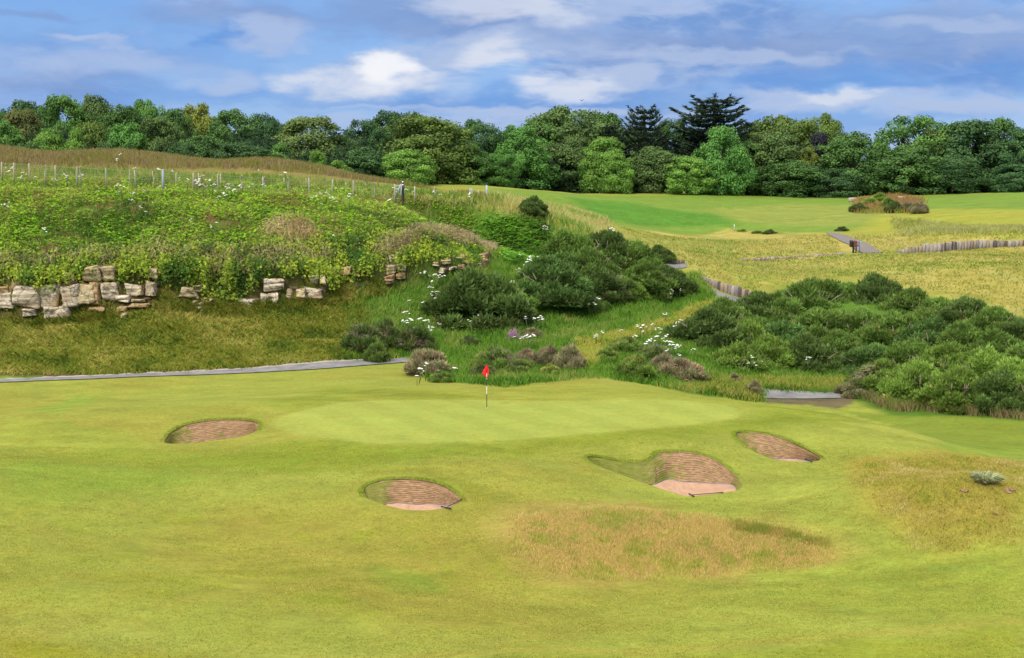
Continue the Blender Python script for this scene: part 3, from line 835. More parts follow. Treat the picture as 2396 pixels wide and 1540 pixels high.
# x, top, half width, distance, shape, tone, label
TREES = [
 (105, 252, 50, 240, 5, 'dk', 'dark crown on the skyline between the two far-left domes'), (268, 262, 40, 240, 1, 'dkb', 'dark crown in the skyline dip right of the dull dark tree'), (400, 268, 40, 240, 5, 'dkb', 'dark skyline crown just left of the yellow crown'),
 (505, 276, 40, 238, 1, 'dk', 'dark crown between the yellow crown and the big dark tree'), (655, 292, 42, 236, 5, 'dkb', 'dark skyline crown left of the olive umbrella-headed tree'), (-40, 300, 50, 232, 1, 'dk', 'shaded tree mostly cut off by the left edge'),
 (1065, 305, 44, 240, 5, 'dkb', 'dark crown showing right behind the biggest tree'), (1490, 300, 44, 254, 1, 'dk', 'dark crown behind the smaller spiky conifer'), (1960, 318, 46, 256, 5, 'dkb', 'dark crown behind the purple tree'), (2200, 320, 60, 258, 1, 'dk', 'dark crown behind the yellow-mottled tree'),
 (-15, 262, 45, 225, 0, 'dk', 'dark green tree cut by the left edge of the photo'),
 (58, 240, 62, 236, 1, 'dkb', 'dark tree on the skyline behind the russet-topped one, far left'),
 (42, 258, 48, 205, 0, 'rd', 'slightly rust-tinged rounded tree near the left edge above the dune'),
 (8, 285, 40, 198, 5, 'mid', 'low mid-green tree in front of the russet-tinged one'),
 (150, 226, 52, 228, 0, 'mid', 'tall mid-green domed tree, highest at the left of the wood'),
 (218, 226, 46, 232, 1, 'dull', 'tall dull dark tree just right of the highest left dome'),
 (118, 305, 44, 196, 5, 'br', 'bright green leafy tree low at the wood edge, left of an olive one'),
 (176, 300, 28, 194, 2, 'br', 'small fresh green tree squeezed between the bright and olive ones'),
 (215, 286, 48, 200, 0, 'yo', 'yellow-olive spreading tree at the front of the wood, far left'),
 (288, 250, 52, 226, 5, 'dk', 'dark green wide-headed tree behind the small bright green one'),
 (345, 238, 46, 232, 3, 'mid', 'flat-topped green tree with twig tips against the sky'),
 (296, 292, 46, 198, 4, 'brb', 'bright green low tree behind the dune with loose edge'),
 (372, 276, 50, 200, 0, 'dull', 'dull brown-green rounded tree above the dune saddle'),
 (410, 258, 44, 228, 1, 'dk', 'dark tree left of the yellow crown'),
 (461, 247, 42, 236, 4, 'ye', 'yellow-leaved crown showing above darker trees, the only one'),
 (545, 259, 58, 212, 5, 'dk', 'big dark green tree right of the yellow crown'),
 (478, 318, 62, 196, 1, 'dk', 'dark green bushy tree below the yellow crown'),
 (560, 335, 62, 190, 5, 'dkb', 'broad dark low tree standing right behind the dune crest'),
 (613, 270, 40, 214, 7, 'blue', 'bluish tree with bright sky gaps left of the olive tree'),
 (716, 275, 76, 206, 0, 'ol', 'large olive green umbrella-headed tree before the skyline notch'),
 (655, 335, 40, 196, 2, 'mid', 'lower green tree under the left side of the olive tree'),
 (742, 354, 20, 182, 0, 'br', 'small bright bush-like tree at the foot of the olive tree'),
 (790, 376, 30, 180, 2, 'br', 'small pale green tree at the low right end of the dune'),
 (798, 318, 40, 208, 5, 'dull', 'dull low tree in the notch of the skyline'),
 (848, 284, 42, 216, 7, 'blue', 'blue-green tree with open head right of the skyline notch'),
 (905, 262, 50, 222, 5, 'dkb', 'very dark tall tree left of the big yellow-green one'),
 (965, 266, 50, 228, 3, 'dull', 'brownish dark tree top behind the big yellow-green one'),
 (850, 345, 52, 200, 1, 'dkb', 'dark shaded tree low right of the notch'),
 (955, 350, 52, 198, 5, 'br', 'left lower wing of the big yellow-green tree group'),
 (1003, 276, 92, 212, 0, 'yo', 'biggest yellow-green tree, standing in front at the middle of the wood'),
 (1120, 283, 46, 226, 3, 'dkb', 'dark tree with notched top right of the big yellow-green one'),
 (1108, 340, 40, 212, 2, 'mid', 'slim mid-green tree touching the right side of the big one'),
 (1150, 360, 40, 218, 1, 'dkb', 'deep shaded tree at the wood edge above the white post'),
 (1208, 296, 64, 228, 5, 'brb', 'rounded fresh green tree left of the broad dark canopy'),
 (1180, 350, 36, 214, 4, 'brb', 'small fresh green tree below the rounded one'),
 (1338, 253, 92, 252, 3, 'dull', 'broad dark canopy with twiggy skyline edge at centre'),
 (1268, 285, 45, 248, 0, 'mid', 'green crown at the left shoulder of the broad canopy'),
 (1290, 338, 62, 238, 1, 'dull', 'grey-green willow-like tree below the broad canopy'),
 (1350, 312, 50, 244, 5, 'dull', 'dull grey-brown tree left of the bright double-headed one'),
 (1412, 322, 44, 232, 0, 'br', 'upper head of the bright double tree at the wood edge'),
 (1440, 352, 36, 230, 5, 'br', 'lower right head of the bright double tree'),
 (1400, 400, 34, 236, 2, 'mid', 'shaded lower growth below the bright double tree'),
 (1420, 268, 62, 250, 2, 'dk', 'dark evergreen slope left of the spiky conifer'),
 (1528, 345, 58, 238, 1, 'dull', 'brown-green drooping tree between the two bright ones'),
 (1578, 282, 48, 252, 7, 'dk', 'dark thin tree between the two conifers'),
 (1690, 298, 50, 236, 0, 'brb', 'bright green tree head in front of the great conifer'),
 (1612, 366, 44, 233, 5, 'br', 'bright green lower tree left of the bright head under the conifer'),
 (1740, 330, 46, 244, 1, 'dk', 'dark tree right beside the bright head under the conifer'),
 (1815, 274, 74, 256, 3, 'yo', 'yellow-olive flat-topped tree on the skyline right of the conifer'),
 (1925, 271, 44, 256, 3, 'yo', 'yellow-olive leaning top right of the flat-topped one'),
 (1818, 306, 72, 246, 5, 'dull', 'dull green big tree under the yellow-olive flat top'),
 (1916, 312, 32, 250, 0, 'purp', 'dark purple-leaved tree, the only one'),
 (1893, 346, 20, 243, 4, 'ye', 'little yellow-green crown below the purple tree'),
 (1905, 385, 34, 243, 1, 'dkb', 'low dark shrubby tree below the purple one'),
 (1850, 375, 60, 240, 1, 'dk', 'dark low spreading tree at the wood edge right of the bright ones'),
 (1995, 312, 72, 244, 5, 'dk', 'broad dark green tree with a bare limb showing'),
 (2060, 325, 34, 252, 2, 'mid', 'narrow green tree in the right-hand skyline dip'),
 (2140, 276, 78, 250, 7, 'mid', 'airy mid-green tree with sky through its top'),
 (2192, 305, 50, 248, 4, 'ol', 'yellow-mottled loose tree right of the airy one'),
 (2122, 345, 74, 240, 5, 'dk', 'dark green wide tree in front of the airy one'),
 (2275, 284, 86, 246, 0, 'dkb', 'large dark dome near the right edge'),
 (2230, 365, 48, 238, 1, 'dkb', 'shaded tree low in front of the large dark dome'),
 (2345, 280, 64, 250, 2, 'dk', 'dark tree between the large dome and the right edge'),
 (2396, 300, 48, 240, 5, 'blue', 'blue-green tree cut by the right edge of the photo'),
 (2376, 385, 46, 236, 0, 'blue', 'low blue-green tree in the bottom right corner of the wood'),
 (1055, 395, 60, 222, 1, 'dkb', 'dark tree low behind the right side of the biggest one'),
 (1255, 395, 50, 234, 5, 'dkb', 'deep dark low tree left of the willow-like one'),
 (1480, 385, 46, 242, 1, 'dkb', 'dark low tree right of the bright double one'),
 (1960, 395, 50, 238, 2, 'dkb', 'low shaded tree between purple and broad dark ones'),
 (680, 375, 60, 192, 1, 'dkb', 'deep green low tree behind the right slope of the dune'),
 (245, 335, 40, 194, 2, 'dkb', 'dark gap tree between the yellow-olive and loose bright ones'),
 (70, 335, 50, 192, 1, 'dk', 'low dark tree right above the dune near the left edge'),
 (425, 335, 44, 192, 5, 'dkb', 'low dark tree right of the dull brown-green one'),
]
tot = 0
for k, (x, top, hw, Y, sh, tn, lab) in enumerate(TREES):
    X, _, zt = PY(x, top, Y)
    zb = float(hq(X, Y)) - .2
    H = zt - zb; Wd = 2 * hw * Y / FOC * 1.30
    t = empty('broadleaf_tree', (X, Y, zb), rng.uniform(0, 6.28), (Wd, Wd, H * 1.02))
    tag(t, lab, 'tree', 'trees of the wood along the skyline')
    c = add('crown', CROWN[sh], t); jit = rng.uniform(.9, 1.12)
    c.color = (*[q * jit for q in TC[tn]], 1)
    add('trunk', TRUNK[sh], t)

# ---- conifers
def conifer(seed, tiers, spread, spiky, n_sprig=520):
    """returns unit-height needle mesh and trunk mesh: layered boughs turned up at their tips"""
    r = np.random.default_rng(seed)
    B, D_, Ln, Wd, Tn = [], [], [], [], []
    tparts = [tube([(0, 0, 0), (.01, 0, .5), (0, .01, .98)], [.035, .024, .004], 8)]
    for ti in range(tiers):
        z = .12 + .84 * (ti / (tiers - 1)) ** .9
        rad = spread(z)
        nb = 9 if z < .8 else 7
        for b in range(nb):
            th = 2 * math.pi * (b + r.uniform(-.35, .35)) / nb + ti * .7
            L_ = rad * r.uniform(.72, 1.1)
            rise = r.uniform(.02, .10) + spiky * .08
            s = np.linspace(0, 1, 7)
            path = np.stack([np.cos(th) * L_ * s, np.sin(th) * L_ * s, z - .035 * np.sin(s * math.pi) + rise * L_ / .35 * s ** 2.2], 1)
            tparts.append(tube(path[[0, 3, 6]], [.008, .005, .002], 4))
            m = int(n_sprig * L_ / .3 * .28)
            u = r.uniform(.12, 1.02, m)
            p = np.stack([np.interp(u, s, path[:, q]) for q in range(3)], 1)
            side = np.array([-math.sin(th), math.cos(th), 0]); fw = np.array([math.cos(th), math.sin(th), .15])
            off = r.normal(size=m) * L_ * .17 * (1.15 - u)
            p = p + side * off[:, None] + np.array([0, 0, 1]) * (r.normal(size=m) * .008 - np.abs(off) * .12)[:, None]
            d = unit(fw[None] * r.uniform(.5, 1.2, m)[:, None] + side[None] * (np.sign(off) * r.uniform(0, .8, m))[:, None] + np.array([0, 0, 1]) * r.uniform(-.1, .5 + spiky * .5, m)[:, None])
            B.append(p); D_.append(d); Ln.append(r.uniform(.018, .04, m)); Wd.append(r.uniform(.008, .017, m)); Tn.append(np.full(m, r.uniform(.75, 1.2)) * r.uniform(.8, 1.2, m))
    B, D_, Ln, Wd, Tn = (np.concatenate(q) for q in (B, D_, Ln, Wd, Tn))
    V_, F_ = spikes(B, D_, Ln, Wd, r)
    return (V_, F_, np.repeat(np.stack([Tn] * 3, 1), 3, 0)), merge(tparts)

cedar_prof = lambda z: .30 * (1.0 if z < .55 else 1 - .55 * ((z - .55) / .45) ** 1.6) * (.85 + .15 * math.sin(z * 40))
ceds = [
 (1672, 219, 92, 248, 17, cedar_prof, 0, 'tallest layered dark conifer towering over the wood, right of centre'),
 (1508, 248, 66, 246, 13, lambda z: .30 * (1.15 - z * .75), 1, 'smaller spiky dark conifer left of the tallest one'),
 (1432, 285, 56, 244, 14, lambda z: .30 * (1.25 - z), 0, 'dark sloping conifer beside the bright double tree'),
 (1620, 300, 70, 250, 12, lambda z: .30 * (1.15 - z * .8), 0, 'dark conifer at the lower left of the tallest one')]
for k, (x, top, hw, Y, tiers, prof, spk, lab) in enumerate(ceds):
    (V_, F_, c_), (tv, tf) = conifer(50 + k, tiers, prof, spk)
    X, _, zt = PY(x, top, Y); zb = float(hq(X, Y)) - .2; H = (zt - zb) / 1.02; Wd = 2 * hw * Y / FOC / .6 * 1.3
    t = empty('conifer_tree', (X, Y, zb), .3, (Wd, Wd, H)); tag(t, lab, 'tree', 'dark conifers in the wood')
    c = mesh_from('crown', V_, F_, M_LEAF, t, cols=c_); c.color = (.030, .062, .036, 1)
    mesh_from('trunk', tv, tf, M_BARK, t, smooth=True)

# ---- woodland undergrowth: one leafy mass along the wood edge and within it
r = np.random.default_rng(5)
line = np.array([(-78, 188), (-55, 190), (-35, 190), (-25, 196), (-14, 212), (2, 226), (22, 240), (45, 250), (62, 249), (80, 246), (105, 242)], float)
ls = open_spline(line, 12); n = 60000
k = r.integers(0, len(ls), n); back = r.uniform(0, 26, n) ** 1.0
px = ls[k, 0] + r.normal(size=n) * 1.0 - back * .15; py = ls[k, 1] + back
hh = 1.2 + 3.6 * fbm(px / 4, py / 4, 61) ** 1.5 * 2 + np.minimum(back * .22, 3.5)
pz = hq(px, py) + r.uniform(0, 1, n) ** .7 * hh
nor = unit(r.normal(size=(n, 3)) * .6 + np.array([0, -.6, .6]))
V_, F_ = cards(np.stack([px, py, pz], 1), nor, r.uniform(.3, .7, n), r)
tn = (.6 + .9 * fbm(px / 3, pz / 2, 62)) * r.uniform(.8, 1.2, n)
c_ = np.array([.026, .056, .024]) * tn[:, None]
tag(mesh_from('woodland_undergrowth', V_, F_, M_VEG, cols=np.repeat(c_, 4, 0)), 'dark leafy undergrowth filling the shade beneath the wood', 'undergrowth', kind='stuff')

# ------------------------------------------------------------------ gorse and other shrubs
def gorse_mesh(seed, n=9000, puffs=62, dead=.0, spike=.046, wd=.028, df=(2.0, .95, 1.7)):
    """unit bush, radius ~.5, height 1 (scaled per bush)"""
    r = np.random.default_rng(seed)
    pc, pr = [], []
    for i in range(puffs):
        th = r.uniform(0, 6.283); q = r.uniform(0, 1) ** .6
        z = (1 - q ** 2.2) * .66 * r.uniform(.72, 1.08) + .05
        pc.append((math.cos(th) * q * .40, math.sin(th) * q * .40, z)); pr.append(r.uniform(.07, .15))
    for i in range(puffs // 2):
        th = r.uniform(0, 6.283); q = r.uniform(.8, 1.05)
        pc.append((math.cos(th) * q * .42, math.sin(th) * q * .42, r.uniform(.05, .4))); pr.append(r.uniform(.07, .13))
    pc = np.array(pc); pr = np.array(pr); m = len(pc)
    w = pr ** 2; w /= w.sum(); k = r.choice(m, n, p=w)
    d = rdir(n, r); d[:, 2] = np.abs(d[:, 2]) * .9 - .12; d = unit(d)
    sc = np.array([1, 1, 1.9])
    lob = 1 + .35 * (vnoise(d[:, 0] * 2.6 + k * 3, d[:, 1] * 2.6 + d[:, 2] * 3, seed) - .5)
    base = pc[k] + d * (pr[k] * lob * r.uniform(.62, 1.0, n))[:, None] * sc
    dd = unit((d + np.array([0, 0, .55]) + r.normal(size=(n, 3)) * .38)) * np.array([1, 1, 1.8])
    V_, F_ = spikes(base, dd, spike * r.uniform(.5, 1.3, n), wd * r.uniform(.6, 1.4, n), r)
    tone = r.uniform(.72, 1.28, m)[k] * r.uniform(.78, 1.25, n)
    isd = (vnoise(base[:, 0] * 5 + seed, base[:, 1] * 5 + base[:, 2] * 4, seed + 3) < dead) | (r.uniform(0, 1, n) < dead * .3)
    c = np.stack([tone, tone, tone], 1)
    lowz = base[:, 2] < .28
    isd = isd | (lowz & (r.uniform(0, 1, n) < .14))
    c[isd] = c[isd] * np.array(df)
    return V_, F_, np.repeat(c, 3, 0)


def twig_mesh(seed, n=26, h=.75):
    r = np.random.default_rng(seed); parts = []
    for i in range(n):
        th = r.uniform(0, 6.283); sp = r.uniform(.15, .42)
        p = np.array([(0, 0, -.05), (math.cos(th) * sp * .5, math.sin(th) * sp * .5, h * .5), (math.cos(th) * sp, math.sin(th) * sp, h * r.uniform(.7, 1))])
        p[1] += r.normal(size=3) * .03
        parts.append(tube(p, [.018, .012, .004], 4))
    return merge(parts)

GORSE = []
for i in range(6):
    V_, F_, c_ = gorse_mesh(200 + i, n=32000, dead=(.0, .03, .10, .02, .06, .0)[i])
    o = mesh_from('foliage', V_, F_, M_GORSE, cols=c_); GORSE.append(o.data); bpy.data.objects.remove(o)
LOWB = []
for i in range(4):
    V_, F_, c_ = gorse_mesh(240 + i, n=8000, puffs=26, dead=.30, spike=.09, wd=.032, df=(1.5, 1.1, 1.4))
    o = mesh_from('foliage', V_, F_, M_GORSE, cols=c_); LOWB.append(o.data); bpy.data.objects.remove(o)
TWIG = []
for i in range(3):
    V_, F_ = twig_mesh(260 + i); o = mesh_from('stems', V_, F_, M_TWIG, smooth=True); TWIG.append(o.data); bpy.data.objects.remove(o)
# dead twig mass
def deadtwig(seed, n=3400):
    r = np.random.default_rng(seed)
    d = rdir(n, r); d[:, 2] = np.abs(d[:, 2]); q = r.uniform(.6, 1, n)
    base = d * q[:, None] * np.array([.46, .46, .85]) * (1 + .3 * (vnoise(d[:, 0] * 4, d[:, 1] * 4 + d[:, 2] * 3, seed) - .5))[:, None]
    dd = unit(rdir(n, r) + d * .5 + np.array([0, 0, .1]))
    V_, F_ = spikes(base, dd, r.uniform(.08, .28, n), r.uniform(.012, .03, n), r)
    t = r.uniform(.55, 1.35, n)
    return V_, F_, np.repeat(np.stack([t, t * r.uniform(.92, 1.02, n), t], 1), 3, 0)
DEAD = []
for i in range(3):
    V_, F_, c_ = deadtwig(280 + i); o = mesh_from('dead_twigs', V_, F_, M_GORSE, cols=c_); DEAD.append(o.data); bpy.data.objects.remove(o)

GC = dict(g=(.118, .198, .038), d=(.088, .145, .034), b=(.155, .25, .042), br=(.21, .21, .10), y=(.26, .33, .07), bl=(.100, .182, .044))


def bush(x, yb, top, hw, tone, lab, group, kind='g', Y=None, name='gorse_bush', dead=0, cat='bush', lift=0.0):
    if Y is None: X, Y, z = G(x, yb)
    else: X, _, _ = PY(x, yb, Y); z = float(hq(X, Y))
    Wd = 2 * hw * Y / FOC * (1.55 if kind == 'g' else 1.2)
    a, b = ray(x, top)
    Yc = Y + Wd * .25
    X = X * Yc / Y
    z0 = float(hq(X, Yc)) - .08
    Ht = max(.35, EYE + float(b) * Yc - z0)
    need = (.55 if kind == 'g' else .45) * Wd
    if Ht < need: z0 -= need - Ht; Ht = need
    t = empty(name, (X, Yc, z0), rng.uniform(0, 6.28), (Wd * rng.uniform(.95, 1.08), Wd * rng.uniform(.9, 1.1), Ht))
    tag(t, lab, cat, group)
    me = GORSE[rng.integers(6)] if kind == 'g' else LOWB[rng.integers(4)]
    j = rng.uniform(.88, 1.14)
    c = add('foliage', me, t); c.color = (*[q * j for q in GC[tone]], 1)
    add('stems', TWIG[rng.integers(3)], t)
    if dead:
        dm = add('dead_twigs', DEAD[rng.integers(3)], t); dm.color = (.34 * min(dead, 1), .29 * min(dead, 1), .19 * min(dead, 1), 1); dm.scale = (.8, .8, .92)
        dm.location = (rng.uniform(-.06, .06), rng.uniform(-.06, .06), 0)
    return t

CG = 'gorse bushes on the bank at centre'
bush(1118, 764, 632, 88, 'd', 'large dark gorse bush at the foot of the bank, above the purple flowers', CG)
bush(1068, 742, 655, 42, 'd', 'brownish dark gorse against the left side of the large one', CG)
bush(1180, 735, 665, 48, 'g', 'green shoulder of gorse right of the large dark bush', CG)
bush(1288, 722, 602, 72, 'bl', 'blue-green rounded gorse bush in the middle of the bank', CG)
bush(1232, 700, 650, 34, 'b', 'yellowish small gorse left of the blue-green rounded one', CG)
bush(1330, 625, 540, 62, 'g', 'upper left gorse bush on the bank brow', CG)
bush(1420, 612, 534, 56, 'd', 'tall dark gorse at the top of the bank', CG)
bush(1375, 660, 580, 50, 'g', 'gorse bush below the tall dark one', CG)
bush(1325, 655, 590, 40, 'bl', 'small gorse tucked above the blue-green rounded bush', CG)
bush(1478, 640, 565, 46, 'g', 'gorse bush right of the tall dark one', CG)
bush(1543, 607, 574, 26, 'd', 'small dark gorse alone against the golden grass', CG)
bush(1500, 690, 612, 54, 'g', 'gorse bush low on the right of the bank', CG)
bush(1558, 688, 622, 46, 'd', 'rightmost gorse of the bank, by the road', CG)
bush(1405, 705, 625, 48, 'd', 'brown-hearted gorse with a bare branch showing', CG, dead=.5)
bush(1452, 690, 640, 40, 'b', 'fresh green gorse between the bare-branched and right ones', CG)
bush(1370, 725, 675, 40, 'g', 'low gorse under the bare-branched one', CG)
bush(1400, 718, 698, 24, 'b', 'small pale green bush in the grass below the gorse', CG, 'l')
bush(1246, 505, 458, 27, 'd', 'lone dark gorse bush on the clifftop right of the fence', 'lone clifftop bush')
bush(1262, 512, 490, 16, 'd', 'little dark tuft of gorse beside the lone clifftop bush', 'lone clifftop bush', 'l')
CS = 'scrubby half-dead shrubs behind the green'
for x, yb, tp, hw, tn, dd, lab in (
 (850, 830, 752, 44, 'd', .9, 'brown twiggy shrub at the path, leftmost of the scrub'),
 (900, 815, 742, 36, 'd', .7, 'dark shrub between the two leftmost twiggy ones'),
 (962, 824, 757, 46, 'd', .8, 'twiggy shrub above the end of the path'),
 (882, 848, 800, 26, 'g', 0, 'small green shrub touching the path edge'),
 (1000, 880, 812, 44, 'br', 1.0, 'brown dead-looking bush beside the path end'),
 (1035, 895, 865, 26, 'g', 0, 'small dark green bush at the edge of the mown grass'),
 (1130, 886, 850, 32, 'd', .6, 'low dark scrub just left of the red flag'),
 (1160, 868, 806, 46, 'g', .8, 'brown-backed green shrub behind the red flag'),
 (1232, 850, 812, 28, 'br', 1.2, 'grey twiggy shrub behind and right of the flag'),
 (1215, 875, 838, 30, 'g', .5, 'green shrub below the grey twiggy one'),
 (1285, 860, 806, 32, 'br', 1.1, 'fawn dead shrub left of the darkest dead one'),
 (1332, 868, 806, 34, 'br', .9, 'dark brown dead shrub at the right of the scrub row'),
 (1290, 880, 850, 26, 'y', 0, 'small yellow-green bush under the fawn dead shrub'),
 (1245, 792, 766, 22, 'br', .8, 'brownish seedy clump right of the purple flowers'),
 (1100, 810, 785, 22, 'd', .6, 'small dark clump left of the purple flowers'),
 (1462, 830, 786, 42, 'g', 0, 'green gorse mound right of the sandy track'),
 (1420, 845, 812, 26, 'b', 0, 'bright green weedy bush beside the sandy track'),
 (1488, 888, 826, 42, 'b', .5, 'half green half brown bush right of the track foot'),
 (1588, 888, 834, 52, 'br', 1.1, 'brown dead gorse at the front of the right mass'),
 (1555, 870, 822, 30, 'br', .8, 'brown twiggy bush left of the front dead gorse'),
 (1530, 845, 808, 40, 'd', .7, 'dark seedy bush behind the half green one'),
 (1718, 898, 873, 14, 'br', 1.3, 'tiny round dead bush, left one of two by the road'),
 (1764, 925, 888, 18, 'br', 1.3, 'small round dead bush, right one of two by the road')):
    bush(x, yb, tp, hw, tn, lab, CS, 'l', name='scrub_bush', dead=dd)
RG = 'dense gorse covering the slope on the right'
for x, yb, tp, hw, tn, dd, lab in (
 (1660, 812, 722, 62, 'd', .4, 'leftmost gorse of the right mass, with a bare brown heart'),
 (1690, 765, 700, 62, 'g', 0, 'gorse crest just below the road'),
 (1775, 735, 676, 46, 'd', 0, 'dark gorse beside the right end of the timber wall'),
 (1840, 745, 690, 60, 'g', 0, 'gorse between the road and the high crest'),
 (1905, 712, 646, 62, 'g', .2, 'gorse at the left of the high crest'),
 (1985, 700, 656, 52, 'g', 0, 'gorse in the middle of the high crest'),
 (2050, 705, 644, 62, 'd', 0, 'highest gorse of the crest, dark topped'),
 (2130, 728, 676, 56, 'g', .2, 'gorse on the right shoulder of the crest'),
 (2200, 748, 692, 50, 'g', 0, 'gorse stepping down right of the shoulder'),
 (2262, 762, 690, 48, 'd', 0, 'dark tipped gorse on the right skyline of the mass'),
 (2325, 785, 712, 50, 'g', 0, 'gorse sloping towards the right edge'),
 (2380, 800, 742, 48, 'd', 0, 'uppermost gorse at the right edge'),
 (1745, 812, 740, 62, 'b', 0, 'fresh green gorse inside the left of the mass'),
 (1830, 815, 745, 64, 'bl', 0, 'blue-green gorse in the middle left of the mass'),
 (1920, 790, 715, 62, 'g', 0, 'gorse under the left end of the crest'),
 (2005, 785, 715, 62, 'g', .3, 'slightly browned gorse below the crest'),
 (2090, 800, 722, 62, 'g', 0, 'gorse in the centre of the mass'),
 (2175, 815, 742, 60, 'bl', .2, 'gorse right of the centre'),
 (2255, 835, 755, 60, 'g', 0, 'gorse in the right half above the big front one'),
 (2340, 850, 770, 60, 'g', .2, 'brown-flecked gorse near the right edge'),
 (2400, 880, 800, 52, 'g', 0, 'gorse at the right edge, middle height'),
 (1720, 868, 800, 58, 'b', 0, 'bright rounded gorse at the lower left front'),
 (1800, 862, 785, 60, 'b', .2, 'gorse right of the bright rounded one'),
 (1880, 864, 785, 66, 'd', .3, 'dark-hearted gorse above the road verge'),
 (1965, 850, 775, 60, 'g', 0, 'gorse behind the road verge'),
 (2035, 880, 800, 58, 'bl', 0, 'gorse above the brown one on the right'),
 (2120, 880, 795, 62, 'g', 0, 'gorse above the left of the big front one'),
 (2200, 900, 800, 66, 'b', 0, 'gorse behind the big front one'),
 (2290, 915, 815, 66, 'b', 0, 'gorse on the lower right, second row'),
 (2380, 935, 835, 60, 'b', 0, 'second-row gorse at the right edge'),
 (1990, 878, 850, 30, 'b', 0, 'low green gorse just over the road verge'),
 (2060, 925, 842, 50, 'b', .9, 'brown and green bush left of the big front gorse'),
 (2005, 930, 885, 30, 'br', 1.1, 'brown twiggy bush at the right end of the road'),
 (2145, 948, 838, 64, 'b', 0, 'big front gorse with dark foot beside the brown bush'),
 (2240, 962, 862, 60, 'b', 0, 'front gorse right of the big one'),
 (2330, 968, 868, 60, 'd', 0, 'front gorse by the right edge with deep shade below'),
 (2405, 965, 865, 50, 'b', 0, 'front gorse cut by the right edge')):
    bush(x, yb, tp, hw, tn, lab, RG, 'g', dead=dd if dd > .8 else 0)
HG = 'low bushes on the far fairway mound'
for x, yb, tp, hw, tn, dd, lab in (
 (2008, 497, 474, 18, 'd', .4, 'left end bush of the far mound'), (2035, 485, 462, 22, 'y', 0, 'pale bush at the upper left of the far mound'), (2058, 478, 450, 22, 'b', 0, 'tallest green bush on the far mound'),
 (2078, 490, 462, 20, 'b', 0, 'green bush right of the tallest on the far mound'), (2092, 498, 470, 20, 'd', .5, 'dark bush at the middle front of the far mound'), (2125, 495, 470, 24, 'br', .7, 'brown heathy bush on the far mound'),
 (2150, 500, 468, 20, 'br', .8, 'right end brown bush of the far mound'), (1800, 548, 536, 16, 'd', .3, 'low dark clump in front of the small white tee marker'), (1770, 547, 538, 16, 'g', 0, 'green low clump left of the dark one by the tee marker'),
 (1735, 543, 535, 18, 'b', 0, 'flat grassy clump under the white tee marker'), (1970, 541, 529, 14, 'd', 0, 'small dark spiky shrub above the timber ramp')):
    bush(x, yb, tp, hw, tn, lab, HG, 'l', name='heath_bush', dead=dd)
# ------------------------------------------------------------------ ground cover (stuff)
EXCL = [Gp([(1932, 545), (1965, 548), (2005, 562), (2068, 592), (2020, 594), (1975, 600), (1940, 551)]), Gp([(1650, 665), (1700, 690), (1770, 704), (1775, 728), (1730, 722), (1690, 708)]), Gp([(1556, 616), (1610, 617), (1610, 628), (1556, 628)]), Gp([(1785, 912), (1985, 918), (1985, 945), (1870, 948), (1785, 935)]), Gp([(1140, 950), (1150, 950), (1150, 955), (1140, 955)])]
CVK = 1.0
def scatter(poly, n, r, world=False, slope=True, soft=.9):
    P = np.asarray(poly, float) if world else Gp(poly)
    lo = P.min(0); hi = P.max(0); out = []
    got = 0
    while got < n:
        m = n * 3
        x = r.uniform(lo[0], hi[0], m); y = r.uniform(lo[1], hi[1], m)
        sdv = poly_sd(P, x, y); k = sdv > 0
        k &= (sdv + soft * 1.2 * (fbm(x / 1.3, y / 1.3, 17) - .5)) > soft * r.uniform(0, 1, len(x)) ** 1.5
        for q in EXCL: k &= poly_sd(q, x, y) < .1
        x, y = x[k], y[k]
        if slope and len(x):
            e = .25
            g = np.hypot(hq(x + e, y) - hq(x - e, y), hq(x, y + e) - hq(x, y - e)) / (2 * e)
            w = np.sqrt(1 + g * g); k = r.uniform(0, 3.2, len(x)) < w
            x, y = x[k], y[k]
        out.append(np.stack([x, y], 1)); got += len(x)
        if got == 0 and len(out) > 30: return np.zeros((0, 2))
    return np.vstack(out)[:n]


def blades(xy, r, h, wd, lean=.35, per=1, clump=.0, z0=0.0, droop=0.3):
    """grass: two-segment blades"""
    if per > 1:
        base = np.repeat(xy, per, 0) + r.normal(size=(len(xy) * per, 2)) * clump
    else: base = xy
    n = len(base)
    z = hq(base[:, 0], base[:, 1]) + z0
    hh = h * r.uniform(.55, 1.3, n)
    th = r.uniform(0, 2 * math.pi, n)
    lx = np.cos(th) * lean * r.uniform(.2, 1, n); ly = np.sin(th) * lean * r.uniform(.2, 1, n)
    B = np.stack([base[:, 0], base[:, 1], z], 1)
    d = np.stack([lx, ly, np.ones(n)], 1)
    phi = r.uniform(-.9, .9, n)
    s = np.stack([np.cos(phi), np.sin(phi), np.zeros(n)], 1) * (wd * r.uniform(.7, 1.3, n))[:, None] * .5
    M = B + d * (hh * .55)[:, None]
    T = B + d * (hh * (1 - droop * .3))[:, None] + np.stack([lx, ly, np.zeros(n)], 1) * (hh * droop)[:, None]
    V_ = np.stack([B - s, B + s, M + s * .7, T, M - s * .7], 1).reshape(-1, 3)
    F_ = np.arange(n * 5).reshape(n, 5)
    return V_, F_, base


